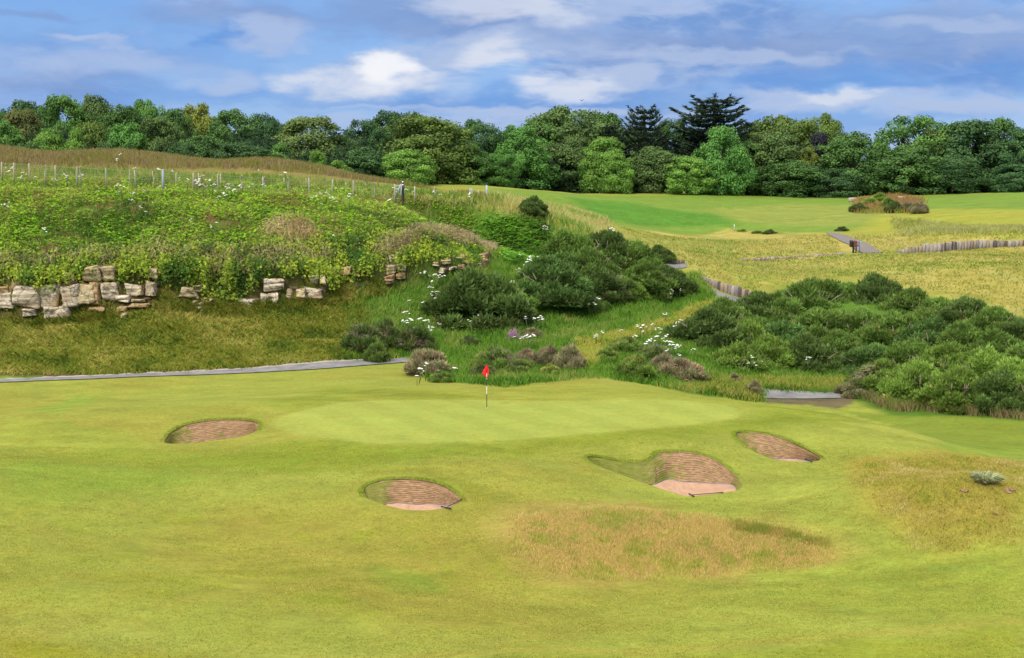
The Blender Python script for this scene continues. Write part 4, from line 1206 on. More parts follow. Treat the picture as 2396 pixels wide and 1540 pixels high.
def fronds(xy, r, ln, seed=0, z0=.1, pin=5):
    """bracken: arching fronds with paired tapering pinnae; vectorised"""
    n = len(xy)
    z = hq(xy[:, 0], xy[:, 1]) + z0 + r.uniform(0, .3, n)
    th = r.uniform(0, 2 * math.pi, n); L_ = ln * r.uniform(.6, 1.25, n)
    el = r.uniform(.25, 1.0, n)
    hx = np.stack([np.cos(th), np.sin(th), np.zeros(n)], 1); side = np.stack([-np.sin(th), np.cos(th), np.zeros(n)], 1)
    B = np.stack([xy[:, 0], xy[:, 1], z], 1)
    V_, nf = [], 0
    def pt(t): return B + hx * (L_ * t * np.cos(el))[:, None] + np.array([0, 0, 1.0]) * (L_ * (t * np.sin(el) - .45 * t * t))[:, None]
    for q in range(pin):
        t = .22 + .78 * q / pin; p = pt(t); p2 = pt(t + .9 / pin)
        wl = L_ * .36 * (1 - t) ** .8
        for sg in (-1, 1):
            tip = p + side * (sg * wl)[:, None] + hx * (wl * .25)[:, None] - np.array([0, 0, 1.0]) * (wl * .22)[:, None]
            V_.append(np.stack([p, p2, tip], 1))
    V_ = np.stack(V_, 1).reshape(-1, 3)
    return V_, np.arange(len(V_)).reshape(-1, 3), n * 1


BOOST = 1.75
def setb(v):
    global BOOST
    BOOST = v


def colour(xy, r, cols, seed, sc=2.0, jit=.18, rep=5, patch=1.0):
    """mix of albedo colours by patchy noise plus blade-to-blade scatter"""
    n = len(xy); k = len(cols); C_ = np.array(cols)
    u = fbm(xy[:, 0] / sc, xy[:, 1] / sc, seed, 4) + r.normal(size=n) * .10 * patch
    u = np.clip((u - .28) / .44, 0, .9999) * (k - 1)
    i = np.floor(u).astype(int); f = (u - i)[:, None]
    c = C_[i] * (1 - f) + C_[np.minimum(i + 1, k - 1)] * f
    c = c * r.uniform(1 - jit, 1 + jit, n)[:, None] * BOOST
    return np.repeat(c, rep, 0)


def stuff(name, parts, label, cat):
    V_, F_, C_, n = [], [], [], 0
    for v, f, c in parts:
        V_.append(v); C_.append(c); F_.append(f + n); n += len(v)
    if len({f.shape[1] for f in F_}) == 1: F = np.vstack(F_)
    else: F = [q for f in F_ for q in f.tolist()]
    o = mesh_from(name, np.vstack(V_), F, M_VEG, cols=np.vstack(C_))
    return tag(o, label, cat, kind='stuff')

r = np.random.default_rng(77)
setb(2.3)
# rank grass over the lower bank
BANKP = [(-640, 893), (300, 876), (600, 862), (800, 844), (940, 838), (900, 800), (850, 660), (780, 650), (700, 680), (560, 715), (430, 690), (380, 690), (300, 715), (-640, 735)]
cols_bank = [S3(80, 100, 36), S3(112, 130, 42), S3(150, 150, 60), S3(128, 120, 52), S3(104, 138, 44), S3(170, 160, 84)]
xy = scatter(BANKP, 29000, r, soft=.4)
v, f, b = blades(xy, r, .30, .05, 1.3, per=3, clump=.12, droop=.6)
stuff('bank_grass', [(v, f, colour(b, r, cols_bank, 81, 2.4))], 'long matted olive grass on the slope between the path and the rocks', 'grass')

setb(1.7)
# lush grass among the shrubs and gully
LUSH = [(800, 845), (960, 838), (1000, 892), (1180, 908), (1390, 885), (1470, 895), (1790, 944), (1990, 915), (2396, 975), (2396, 900), (1700, 780), (1690, 700), (1640, 640), (1500, 600), (1250, 540), (1100, 560), (930, 650), (800, 700)]
TRK = Gp([(1340, 800), (1480, 770), (1600, 725), (1690, 695), (1700, 722), (1560, 770), (1420, 815), (1390, 870), (1350, 850)])
xy = scatter(LUSH, 28000, r, soft=.5)
xy = xy[poly_sd(TRK, xy[:, 0], xy[:, 1]) < r.normal(size=len(xy)) * .7 - .1]
v, f, b = blades(xy, r, .40, .045, .8, per=3, clump=.15)
stuff('lush_grass', [(v, f, colour(b, r, [S3(64, 98, 34), S3(90, 134, 42), S3(116, 160, 52), S3(100, 142, 54), S3(150, 164, 80)], 83, 2.0))], 'deep green tall grass among the shrubs behind the green', 'grass')
TRACK = [(1340, 800), (1480, 770), (1600, 725), (1690, 695), (1700, 722), (1560, 770), (1420, 815), (1390, 870), (1350, 850)]
setb(1.7)
xy = scatter(TRACK, 5000, r, soft=1.2)
v, f, b = blades(xy, r, .35, .045, .8, per=2, clump=.1)
p1 = (v, f, colour(b, r, [S3(160, 170, 66), S3(196, 186, 96), S3(150, 172, 60)], 85, 2))
xy = scatter([(1650, 885), (1790, 884), (1990, 886), (1990, 912), (1790, 912), (1790, 945), (1700, 930), (1560, 908), (1500, 905), (1640, 900)], 6000, r)
v, f, b = blades(xy, r, .35, .04, .6, per=2, clump=.1)
p2 = (v, f, colour(b, r, [S3(150, 160, 66), S3(186, 176, 92), S3(130, 160, 56)], 86, 1.5))
xy = scatter([(1990, 930), (2090, 962), (2396, 985), (2396, 965), (2200, 950), (2060, 930)], 6000, r)
v, f, b = blades(xy, r, .55, .04, .6, per=2, clump=.12)
p3 = (v, f, colour(b, r, [S3(120, 150, 60), S3(160, 140, 96), S3(150, 128, 100), S3(110, 160, 56)], 87, 2.5))
stuff('straw_grass', [p1, p2, p3], 'straw-coloured seeding grass along the sandy track and road verge', 'grass')

setb(2.2)
# bracken on the upper bank
BR = [(-640, 560), (-640, 428), (100, 424), (400, 428), (700, 440), (900, 452), (1100, 478), (1120, 505), (1000, 540), (860, 560), (780, 590), (700, 600), (400, 600), (100, 620), (-640, 620)]
xy = scatter(BR, 70000, r)
dens = fbm(xy[:, 0] / 2.6, xy[:, 1] / 2.6, 91)
xy = xy[dens > .33]
v, f, n_ = fronds(xy, r, .46)
cf = colour(xy, r, [S3(66, 100, 34), S3(100, 142, 38), S3(140, 184, 46), S3(158, 198, 52), S3(134, 176, 44), S3(120, 124, 56)], 92, 3.4, rep=30)
p1 = (v, f, cf)
xy = scatter([(1000, 520), (1250, 510), (1290, 540), (1300, 620), (1180, 620), (1120, 560)], 2500, r)
v, f, n_ = fronds(xy, r, .6)
p2 = (v, f, colour(xy, r, [S3(70, 108, 38), S3(96, 148, 44), S3(120, 168, 56)], 93, 1.6, rep=30))
stuff('bracken', [p1, p2], 'bright yellow-green bracken covering the upper bank under the fence', 'bracken')
# grass and dry stalks through the bracken
xy = scatter(BR, 15000, r)
v, f, b = blades(xy, r, .65, .03, .7, per=3, clump=.15)
p1 = (v, f, colour(b, r, [S3(70, 96, 40), S3(126, 120, 66), S3(170, 150, 104), S3(96, 116, 50), S3(150, 110, 84)], 94, 3.0))
CT = [(820, 452), (1130, 470), (1250, 482), (1330, 490), (1440, 530), (1400, 560), (1280, 545), (1130, 505), (950, 485), (820, 470)]
xy = scatter(CT, 7000, r)
v, f, b = blades(xy, r, .7, .035, .7, per=3, clump=.15)
p2 = (v, f, colour(b, r, [S3(96, 136, 50), S3(160, 166, 90), S3(200, 186, 130), S3(130, 160, 66), S3(190, 160, 120)], 95, 2.5))
stuff('clifftop_grass', [p1, p2], 'pale tall grass and dry stalks along the clifftop', 'grass')
# ivy and bramble draped on the rock face
IV = [(-640, 590), (100, 575), (400, 570), (700, 560), (900, 545), (1180, 525), (1200, 600), (1100, 650), (930, 665), (800, 680), (700, 705), (560, 728), (430, 720), (380, 690), (300, 730), (-640, 735)]
xy = scatter(IV, 30000, r)
n = len(xy)
thick = 1.3 * fbm(xy[:, 0] / 1.6, xy[:, 1] / 1.0, 97) ** 1.4
P_ = np.stack([xy[:, 0], xy[:, 1] - thick * r.uniform(.3, 1, n), hq(xy[:, 0], xy[:, 1]) + thick * r.uniform(.0, .7, n)], 1)
S_, T_ = bank_st(xy[:, 0], xy[:, 1])
keep = T_ > 7.3
P_ = P_[keep]; xyk = xy[keep]
nor = unit(r.normal(size=(len(P_), 3)) * .55 + np.array([0, -.8, .45]))
v, f = cards(P_, nor, r.uniform(.12, .26, len(P_)), r)
xy2 = scatter([(-600, 640), (100, 630), (180, 600), (380, 590), (560, 610), (780, 600), (830, 580), (930, 590), (1180, 560), (1190, 590), (1000, 620), (930, 640), (760, 660), (560, 680), (380, 640), (190, 640), (60, 668), (-600, 670)], 15000, r)
gate = fbm(xy2[:, 0] / 1.3, xy2[:, 1] / 3, 197) > .47
xy2 = xy2[gate]; n2 = len(xy2)
P2 = np.stack([xy2[:, 0], xy2[:, 1] - r.uniform(.5, 1.3, n2), hq(xy2[:, 0], xy2[:, 1]) + r.uniform(-.5, .4, n2)], 1)
P_ = np.vstack([P_, P2]); xyk = np.vstack([xyk, xy2])
nor = unit(r.normal(size=(len(P_), 3)) * .55 + np.array([0, -.8, .45]))
v, f = cards(P_, nor, r.uniform(.10, .22, len(P_)), r)
IVP = (v, f, colour(xyk, r, [S3(60, 90, 38), S3(100, 130, 46), S3(164, 176, 60), S3(116, 142, 52)], 98, 1.2, rep=4))
stuff('ivy', [IVP], 'dense ivy and bramble hanging over the rock face', 'ivy')
# dry hanging stems over rock lip
def hang(poly, n, cols, seed, ln=.8):
    xy = scatter(poly, n, r); m = len(xy)
    z = hq(xy[:, 0], xy[:, 1]) + r.uniform(.1, .8, m)
    B = np.stack([xy[:, 0], xy[:, 1] - r.uniform(0, .7, m), z], 1)
    d = unit(np.stack([r.normal(size=m) * .5, -r.uniform(.3, 1.2, m), r.uniform(-1.2, .35, m)], 1))
    v, f = spikes(B, d, r.uniform(.3, 1.2, m) * ln, r.uniform(.02, .045, m), r)
    return v, f, colour(xy, r, cols, seed, 1.5, rep=3)
dry = [S3(96, 84, 62), S3(150, 136, 100), S3(186, 172, 132), S3(130, 112, 90)]
stuff('dry_stems', [hang([(870, 590), (1000, 540), (1170, 560), (1165, 600), (1000, 590), (900, 625)], 6500, dry, 101),
                    hang([(-100, 600), (300, 585), (760, 575), (800, 610), (700, 640), (300, 630), (-100, 640)], 3000, dry, 102),
                    hang([(620, 520), (720, 510), (760, 560), (700, 585), (600, 560)], 1200, [S3(150, 110, 90), S3(190, 160, 130)], 103)],
      'dry grey-brown stems trailing over the lip of the rocks', 'dead stems')
setb(1.5)
# golden rough on the far slope
xy = scatter([(1450, 530), (1930, 547), (2100, 548), (2396, 535), (2550, 535), (2550, 760), (2396, 745), (2200, 690), (1990, 650), (1760, 690), (1640, 650), (1600, 620), (1500, 575)], 13000, r, soft=2)
v, f, b = blades(xy, r, .18, .07, 1.7, per=2, clump=.2)
p1 = (v, f, colour(b, r, [S3(116, 144, 56), S3(160, 164, 74), S3(198, 188, 108), S3(180, 172, 86), S3(126, 154, 62), S3(190, 180, 110)], 105, 6.0))
xy = scatter([(2080, 508), (2396, 530), (2500, 532), (2500, 560), (2100, 556)], 2600, r, soft=5)
v, f, b = blades(xy, r, .45, .07, 1.0, per=3, clump=.25)
p2 = (v, f, colour(b, r, [S3(150, 164, 70), S3(196, 192, 130), S3(176, 184, 100)], 106, 4.0))
stuff('golden_rough', [p1, p2], 'golden unmown rough covering the far slope', 'grass')
# dune grass, russet
xy = scatter([(-72, 124), (-40, 125), (-20, 128), (-8, 132), (-6, 140), (-14, 146), (-40, 146), (-72, 146)], 20000, r, world=True, soft=3)
v, f, b = blades(xy, r, .55, .06, .5, per=2, clump=.2)
p1 = (v, f, colour(b, r, [S3(140, 146, 70), S3(150, 134, 80), S3(176, 150, 122), S3(132, 132, 66), S3(160, 138, 100), S3(136, 140, 64)], 107, 3.0))
xy = scatter([(1060, 452), (1200, 456), (1270, 480), (1200, 478), (1120, 470)], 2500, r)
v, f, b = blades(xy, r, .35, .05, .5, per=2, clump=.2)
p2 = (v, f, colour(b, r, [S3(160, 120, 76), S3(150, 124, 66)], 108, 3.0))
xy = scatter([(1995, 500), (2160, 502), (2165, 470), (2100, 458), (1995, 470)], 2500, r)
v, f, b = blades(xy, r, .8, .07, .5, per=2, clump=.3)
p3 = (v, f, colour(b, r, [S3(190, 150, 90), S3(176, 130, 100), S3(150, 160, 70)], 109, 3.0))
stuff('russet_dune_grass', [p1, p2, p3], 'russet seeding grass on the dunes behind the fence', 'grass')
# green strip between fence and dune
xy = scatter([(-60, 110), (-20, 110), (-5, 114), (0, 122), (-16, 125), (-60, 126)], 15000, r, world=True)
v, f, b = blades(xy, r, .45, .05, .5, per=2, clump=.2)
p1 = (v, f, colour(b, r, [S3(100, 140, 56), S3(140, 170, 70), S3(170, 170, 90)], 110, 3.0))
stuff('meadow_grass', [p1], 'green meadow grass between the fence and the dunes', 'grass')
setb(2.0)
# near rough patches
xy = scatter(NR, 17000, r, soft=1.3)
v, f, b = blades(xy, r, .13, .013, .6, per=3, clump=.07, droop=.4)
p1 = (v, f, colour(b, r, [S3(160, 166, 72), S3(190, 174, 94), S3(214, 188, 124), S3(196, 160, 108), S3(190, 178, 102), S3(160, 166, 76)], 111, 1.1))
xy = scatter([(1700, 1212), (1950, 1268), (1930, 1292), (1850, 1262), (1720, 1240)], 1300, r, soft=1.0)
v, f, b = blades(xy, r, .18, .014, .45, per=3, clump=.07, droop=.4)
p2 = (v, f, colour(b, r, [S3(136, 146, 60), S3(160, 156, 72), S3(186, 160, 96)], 112, .8))  # darker blades carry on the painted lip shade
stuff('fescue_rough', [p1, p2], 'reddish thin fescue filling the hollow in front of the bunkers', 'grass')
xy = scatter([(2000, 1085), (2150, 1065), (2420, 1080), (2420, 1270), (2250, 1300), (2130, 1292), (2050, 1205), (1985, 1130)], 11000, r, soft=1.8)
v, f, b = blades(xy, r, .10, .015, 1.0, per=3, clump=.08, droop=.6)
p1 = (v, f, colour(b, r, [S3(140, 150, 58), S3(168, 160, 74), S3(186, 164, 94), S3(152, 152, 64), S3(198, 182, 122)], 113, 1.1))
stuff('mound_rough', [p1], 'matted yellowish rough on the mound at the right', 'grass')

# ------------------------------------------------------------------ white umbellifers and other flowers
M_WHITE = plain_mat('white_umbels', (.78, .78, .70), .8, .15, 30)
M_STEM = plain_mat('green_stems', (.10, .17, .05), .8, .2, 10)
M_PURP = plain_mat('purple_petals', (.46, .10, .42), .7, .25, 30)


def umbel(seed):
    r = np.random.default_rng(seed); V_, F_, mi = [], [], []
    n = 0
    k = r.integers(2, 5)
    hv = r.uniform(.55, .95)
    for i in range(k):
        a = r.uniform(0, 6.28); d = r.uniform(.06, .24) if i else .02
        top = np.array([math.cos(a) * d, math.sin(a) * d, hv * r.uniform(.85, 1.05)])
        v, f = tube([(0, 0, 0), (top[0] * .3, top[1] * .3, top[2] * .6), tuple(top)], [.012, .009, .006], 4)
        V_.append(v); F_ += [[q + n for q in g] for g in f]; mi += [1] * len(f); n += len(v)
        rad = r.uniform(.055, .105); m = 9
        ring = [(top[0] + math.cos(2 * math.pi * j / m) * rad * r.uniform(.8, 1.15), top[1] + math.sin(2 * math.pi * j / m) * rad * r.uniform(.8, 1.15), top[2] + .02 + r.uniform(-.012, .012)) for j in range(m)]
        v = np.array([(top[0], top[1], top[2] + .045)] + ring + [(top[0], top[1], top[2] - .01)])
        V_.append(v)
        for j in range(m):
            F_.append([n, n + 1 + j, n + 1 + (j + 1) % m]); mi.append(0)
            F_.append([n + m + 1, n + 1 + (j + 1) % m, n + 1 + j]); mi.append(0)
        n += len(v)
    me = mesh_from('cow_parsley', np.vstack(V_), F_, M_WHITE); d_ = me.data; bpy.data.objects.remove(me)
    d_.materials.append(M_STEM)
    d_.polygons.foreach_set('material_index', np.array(mi, np.int32)); d_.update()
    return d_
UM = [umbel(300 + i) for i in range(6)]
CL = [  # x, y, count, spread x, spread y, zone
 (470, 435, 22, 60, 20, 0), (520, 465, 10, 40, 12, 0), (70, 418, 9, 60, 14, 0), (20, 400, 4, 20, 8, 0), (60, 395, 2, 12, 6, 1), (280, 365, 3, 10, 8, 1), (20, 492, 6, 22, 8, 0), (300, 455, 8, 70, 10, 0), (160, 425, 7, 60, 10, 0),
 (600, 445, 7, 70, 8, 0), (350, 405, 4, 60, 8, 0), (640, 412, 5, 60, 8, 0), (790, 485, 10, 50, 16, 0), (740, 470, 4, 40, 10, 0), (935, 462, 7, 25, 8, 0), (915, 480, 3, 20, 8, 0), (1015, 460, 4, 25, 8, 0), (1100, 475, 2, 10, 5, 0), (340, 495, 5, 80, 25, 0), (430, 535, 4, 120, 20, 0), (80, 560, 2, 50, 10, 0), (800, 570, 2, 60, 10, 0),
 (1012, 648, 7, 25, 10, 2), (1010, 685, 5, 25, 10, 2), (960, 760, 8, 25, 14, 2), (1012, 768, 5, 25, 8, 2), (975, 700, 3, 30, 15, 2), (1065, 722, 4, 25, 8, 2), (1195, 675, 9, 25, 20, 2), (1225, 630, 6, 30, 16, 2), (1240, 600, 5, 25, 12, 2), (1290, 530, 3, 20, 8, 2), (1440, 540, 5, 16, 8, 2),
 (1455, 605, 8, 50, 12, 2), (1430, 630, 4, 30, 10, 2), (1260, 750, 5, 20, 8, 2), (1235, 790, 7, 25, 8, 2), (1110, 752, 3, 20, 8, 2), (1385, 715, 4, 40, 10, 2), (1570, 680, 4, 25, 6, 2),
 (1500, 770, 10, 40, 10, 3), (1560, 735, 2, 15, 5, 3), (1394, 788, 4, 14, 6, 3), (1545, 800, 10, 60, 14, 3), (1590, 820, 8, 40, 10, 3), (1620, 770, 5, 30, 10, 3), (1600, 760, 4, 40, 10, 3), (1765, 852, 7, 16, 8, 3), (1893, 852, 1, 3, 3, 3), (980, 872, 3, 12, 8, 2), (1035, 865, 2, 20, 8, 2), (1990, 842, 2, 6, 4, 3)]
ZL = ['white cow parsley head standing in the bright bracken of the clifftop', 'white cow parsley standing out against the russet dune', 'white cow parsley head among the grass and gorse of the central bank', 'white cow parsley head beside the sandy track and right-hand gorse']
ZG = ['cow parsley in the bracken', 'cow parsley before the dune', 'cow parsley on the central bank', 'cow parsley by the track']
for x, y, n, sx, sy, zn in CL:
    for i in range(int(n * (.75 if zn == 0 else 1))):
        px = x + rng.normal() * sx * .5; py = y + rng.normal() * sy * .5
        # heads top out at py: stand the plant on the ground just below
        X, Y, z = G(px, py + 24)
        if py > 455 and zn == 0: X, Y, z = G(px, py + 18)
        if Y > 150: continue
        s = rng.uniform(.8, 1.35)
        o = bpy.data.objects.new('cow_parsley', UM[rng.integers(6)]); COL.objects.link(o)
        o.location = (X, Y, z + .25 * (zn == 0)); o.rotation_euler = (rng.normal() * .12, rng.normal() * .12, rng.uniform(0, 6.28)); o.scale = (s * 1.15, s * 1.15, s)
        tag(o, ZL[zn], 'flower', ZG[zn])
# purple flowering clump
def flower_clump(x, y, hw, ht, n, name, lab, grp=None, mat=None):
    r = np.random.default_rng(int(x)); X, Y, z = G(x, y); sc = Y / FOC; t = empty(name, (X, Y, z)); tag(t, lab, 'flower', grp)
    st, pt = [], []
    for i in range(n):
        a = r.normal() * hw * sc * .55; b = r.uniform(-.2, .4); h = ht * sc * r.uniform(.45, 1.0) * (1 - .3 * abs(a) / (hw * sc))
        zz = float(hq(X + a, Y + b)) - z
        st.append(tube([(a * .6, b, zz), (a, b, zz + h)], [.01, .006], 4))
        m = 7
        for q in range(m):
            c = np.array([a, b, zz + h * (1 - .35 * q / m)]) + r.normal(size=3) * .035
            d = unit(r.normal(size=(3, 3)))
            pt.append((c + d * r.uniform(.03, .05), [[0, 1, 2]]))
    V_, F_ = merge(st); mesh_from('stems', V_, F_, M_STEM, t)
    V_, F_ = merge(pt); mesh_from('petals', V_, F_, mat or M_PURP, t)
flower_clump(1203, 800, 16, 34, 70, 'purple_campion', 'bright purple flowering clump behind the green, the largest one')
flower_clump(1140, 765, 5, 14, 10, 'purple_campion', 'small purple flower cluster under the large dark gorse')
flower_clump(1530, 822, 30, 24, 26, 'purple_campion', 'faint purple seedy flowers beside the right-hand scrub')
# marram tuft on the mound
def tuft(x, y, rad, h, n, name, lab, cols, lean=(0.9, -.2), wd=.015):
    r = np.random.default_rng(int(x + y)); X, Y, z = G(x, y)
    a = r.uniform(0, 6.28, n); q = r.uniform(0, 1, n) ** .5 * rad * .4
    B = np.stack([np.cos(a) * q, np.sin(a) * q, np.zeros(n) - .02], 1)
    out = np.stack([np.cos(a) * .8 + lean[0] * .5, np.sin(a) * .8 + lean[1], r.uniform(.8, 1.5, n)], 1)
    d = unit(out + r.normal(size=(n, 3)) * .2); hh = h * r.uniform(.6, 1.2, n)
    s = unit(np.cross(d, rdir(n, r))) * wd
    M = B + d * (hh * .5)[:, None]; T = M + unit(d * np.array([1.4, 1.4, .1]) + np.array([0, 0, -.15])) * (hh * .5)[:, None]
    V_ = np.stack([B - s, B + s, M + s, T, M - s], 1).reshape(-1, 3)
    c = np.array(cols)[r.integers(0, len(cols), n)] * r.uniform(.8, 1.2, n)[:, None]
    o = mesh_from(name, V_, np.arange(n * 5).reshape(n, 5), M_VEG, cols=np.repeat(c, 5, 0)); o.location = (X, Y, z)
    return tag(o, lab, 'grass tuft')
tuft(2300, 1128, .7, .75, 330, 'marram_tuft', 'grey-green marram tuft bent over on the right-hand mound', [S3(196, 202, 158, .8), S3(206, 208, 176, .8), S3(170, 182, 124, .8)])
for x, y, lab in ((2270, 1090, 'short green grass clump left of the grey marram tuft'), (328, 1222, 'dark small weed tuft in the open fairway, left side'), (690, 1340, 'dark small weed tuft in the fairway, below the middle bunker'), (1012, 1376, 'dark weed tuft on the fairway edge left of the fescue hollow'), (1715, 1490, 'pale speckled clover tuft in the near fairway')):
    tuft(x, y, .16, .05, 70, 'weed_tuft', lab, [S3(110, 130, 44), S3(140, 156, 56)], lean=(.2, 0), wd=.008)

# grain of the semi-rough fairway turf in front
setb(1.95)
n = 170000
u = r.uniform(0, 1, n); yy = 36 + 26 * u ** 1.1; xx = r.uniform(-1, 1, n) * yy * .39
m = fbm(xx / 2.2, yy / 1.6, 401) + r.normal(size=n) * .06 > .40
for P in RIM.values():
    bbx = (xx > P[:, 0].min() - .5) & (xx < P[:, 0].max() + .5) & (yy > P[:, 1].min() - .5) & (yy < P[:, 1].max() + .5)
    m[bbx] &= poly_sd(P, xx[bbx], yy[bbx]) < -.35
m &= poly_sd(GREEN, xx, yy) < -.8
xy = np.stack([xx[m], yy[m]], 1)
v, f, b = blades(xy, r, .026, .028, 1.6, droop=.5)
stuff('fairway_grass', [(v, f, colour(b, r, [S3(128, 140, 50), S3(156, 164, 62), S3(172, 172, 78), S3(146, 150, 58), S3(166, 150, 74)], 402, 1.2, jit=.2))], 'short tufted grass blades across the near fairway', 'grass')

lips = []
for P in RIM.values():
    tg_ = np.roll(P, -1, 0) - np.roll(P, 1, 0); tg_ /= np.linalg.norm(tg_, axis=1)[:, None]
    no_ = np.stack([tg_[:, 1], -tg_[:, 0]], 1); ar_ = .5 * np.sum(P[:, 0] * np.roll(P[:, 1], -1) - np.roll(P[:, 0], -1) * P[:, 1])
    if ar_ < 0: no_ = -no_
    k_ = r.integers(0, len(P), 2200); w_ = no_[k_, 1] > r.uniform(-.6, .5, 2200); k_ = k_[w_]
    lips.append(P[k_] + no_[k_] * (r.uniform(-.02, .16, len(k_)) ** 1.0)[:, None] + r.normal(size=(len(k_), 2)) * .02)
xy = np.vstack(lips)
v, f, b = blades(xy, r, .07, .014, 1.0, droop=.7)
stuff('lip_grass', [(v, f, colour(b, r, [S3(118, 140, 48), S3(140, 156, 56), S3(156, 164, 68)], 404, 1.0))], 'longer fringe of grass hanging over the bunker lips', 'grass')

# sprigs of bank grass rooted under and between the stones
setb(2.2)
xy = scatter([(-600, 745), (100, 750), (200, 745), (330, 725), (420, 715), (560, 735), (700, 712), (790, 690), (940, 668), (1020, 650), (1000, 625), (900, 655), (780, 662), (700, 690), (560, 700), (420, 680), (350, 690), (150, 705), (-600, 700)], 7000, r)
xy[:, 1] -= r.uniform(0, .9, len(xy))
v, f, b = blades(xy, r, .45, .045, 1.0, per=3, clump=.1, droop=.6, z0=.05)
stuff('ledge_grass', [(v, f, colour(b, r, cols_bank, 181, 1.6))], 'olive grass growing up against the foot of the stones', 'grass')
# ------------------------------------------------------------------ rock outcrops
def rock_mat():
    m, nt, out = new_mat('sandstone'); L = nt.links.new
    a = nt.nodes.new('ShaderNodeVertexColor'); a.layer_name = 'col'
    p = nt.nodes.new('ShaderNodeBsdfPrincipled'); p.inputs['Roughness'].default_value = .9; p.inputs['Specular IOR Level'].default_value = .15
    tc = nt.nodes.new('ShaderNodeTexCoord'); mp = nt.nodes.new('ShaderNodeMapping'); mp.inputs['Scale'].default_value = (1, 1, 4)
    n1 = nt.nodes.new('ShaderNodeTexNoise'); n1.inputs['Scale'].default_value = 1.6; n1.inputs['Detail'].default_value = 8; n1.inputs['Roughness'].default_value = .7
    L(tc.outputs['Object'], mp.inputs[0]); L(mp.outputs[0], n1.inputs['Vector'])
    cr = nt.nodes.new('ShaderNodeValToRGB'); e = cr.color_ramp.elements
    e[0].position = .33; e[0].color = (.16, .10, .07, 1); e[1].position = .68; e[1].color = (1.35, 1.3, 1.2, 1)
    e2 = e.new(.46); e2.color = (.84, .79, .72, 1)
    L(n1.outputs[0], cr.inputs[0])
    mx = nt.nodes.new('ShaderNodeMix'); mx.data_type = 'RGBA'; mx.blend_type = 'MULTIPLY'; mx.inputs[0].default_value = 1
    L(a.outputs['Color'], mx.inputs[6]); L(cr.outputs[0], mx.inputs[7])
    vo = nt.nodes.new('ShaderNodeTexVoronoi'); vo.feature = 'DISTANCE_TO_EDGE'; vo.inputs['Scale'].default_value = 1.1; wn = nt.nodes.new('ShaderNodeTexNoise'); wn.inputs['Scale'].default_value = 2.0
    va = nt.nodes.new('ShaderNodeMixRGB'); va.blend_type = 'ADD'; va.inputs[0].default_value = .35; L(tc.outputs['Object'], wn.inputs['Vector']); L(tc.outputs['Object'], va.inputs[1]); L(wn.outputs['Color'], va.inputs[2]); L(va.outputs[0], vo.inputs['Vector'])
    vr = nt.nodes.new('ShaderNodeMapRange'); vr.inputs[1].default_value = .0; vr.inputs[2].default_value = .045; vr.inputs[3].default_value = .35; vr.inputs[4].default_value = 1; L(vo.outputs['Distance'], vr.inputs[0])
    vs = nt.nodes.new('ShaderNodeVectorMath'); vs.operation = 'SCALE'; L(mx.outputs[2], vs.inputs[0]); L(vr.outputs[0], vs.inputs['Scale'])
    n2 = nt.nodes.new('ShaderNodeTexNoise'); n2.inputs['Scale'].default_value = .9; n2.inputs['Detail'].default_value = 5; L(tc.outputs['Object'], n2.inputs['Vector'])
    r2 = nt.nodes.new('ShaderNodeMapRange'); r2.inputs[1].default_value = .5; r2.inputs[2].default_value = .68; L(n2.outputs[0], r2.inputs[0])
    m2 = nt.nodes.new('ShaderNodeMix'); m2.data_type = 'RGBA'; m2.inputs[7].default_value = (.34, .24, .13, 1); L(r2.outputs[0], m2.inputs[0]); L(vs.outputs[0], m2.inputs[6])
    L(m2.outputs[2], p.inputs['Base Color'])
    b = nt.nodes.new('ShaderNodeBump'); b.inputs['Strength'].default_value = .9; b.inputs['Distance'].default_value = .12; L(n1.outputs[0], b.inputs['Height']); L(b.outputs[0], p.inputs['Normal'])
    L(p.outputs[0], out.inputs[0]); return m
M_ROCK = rock_mat()


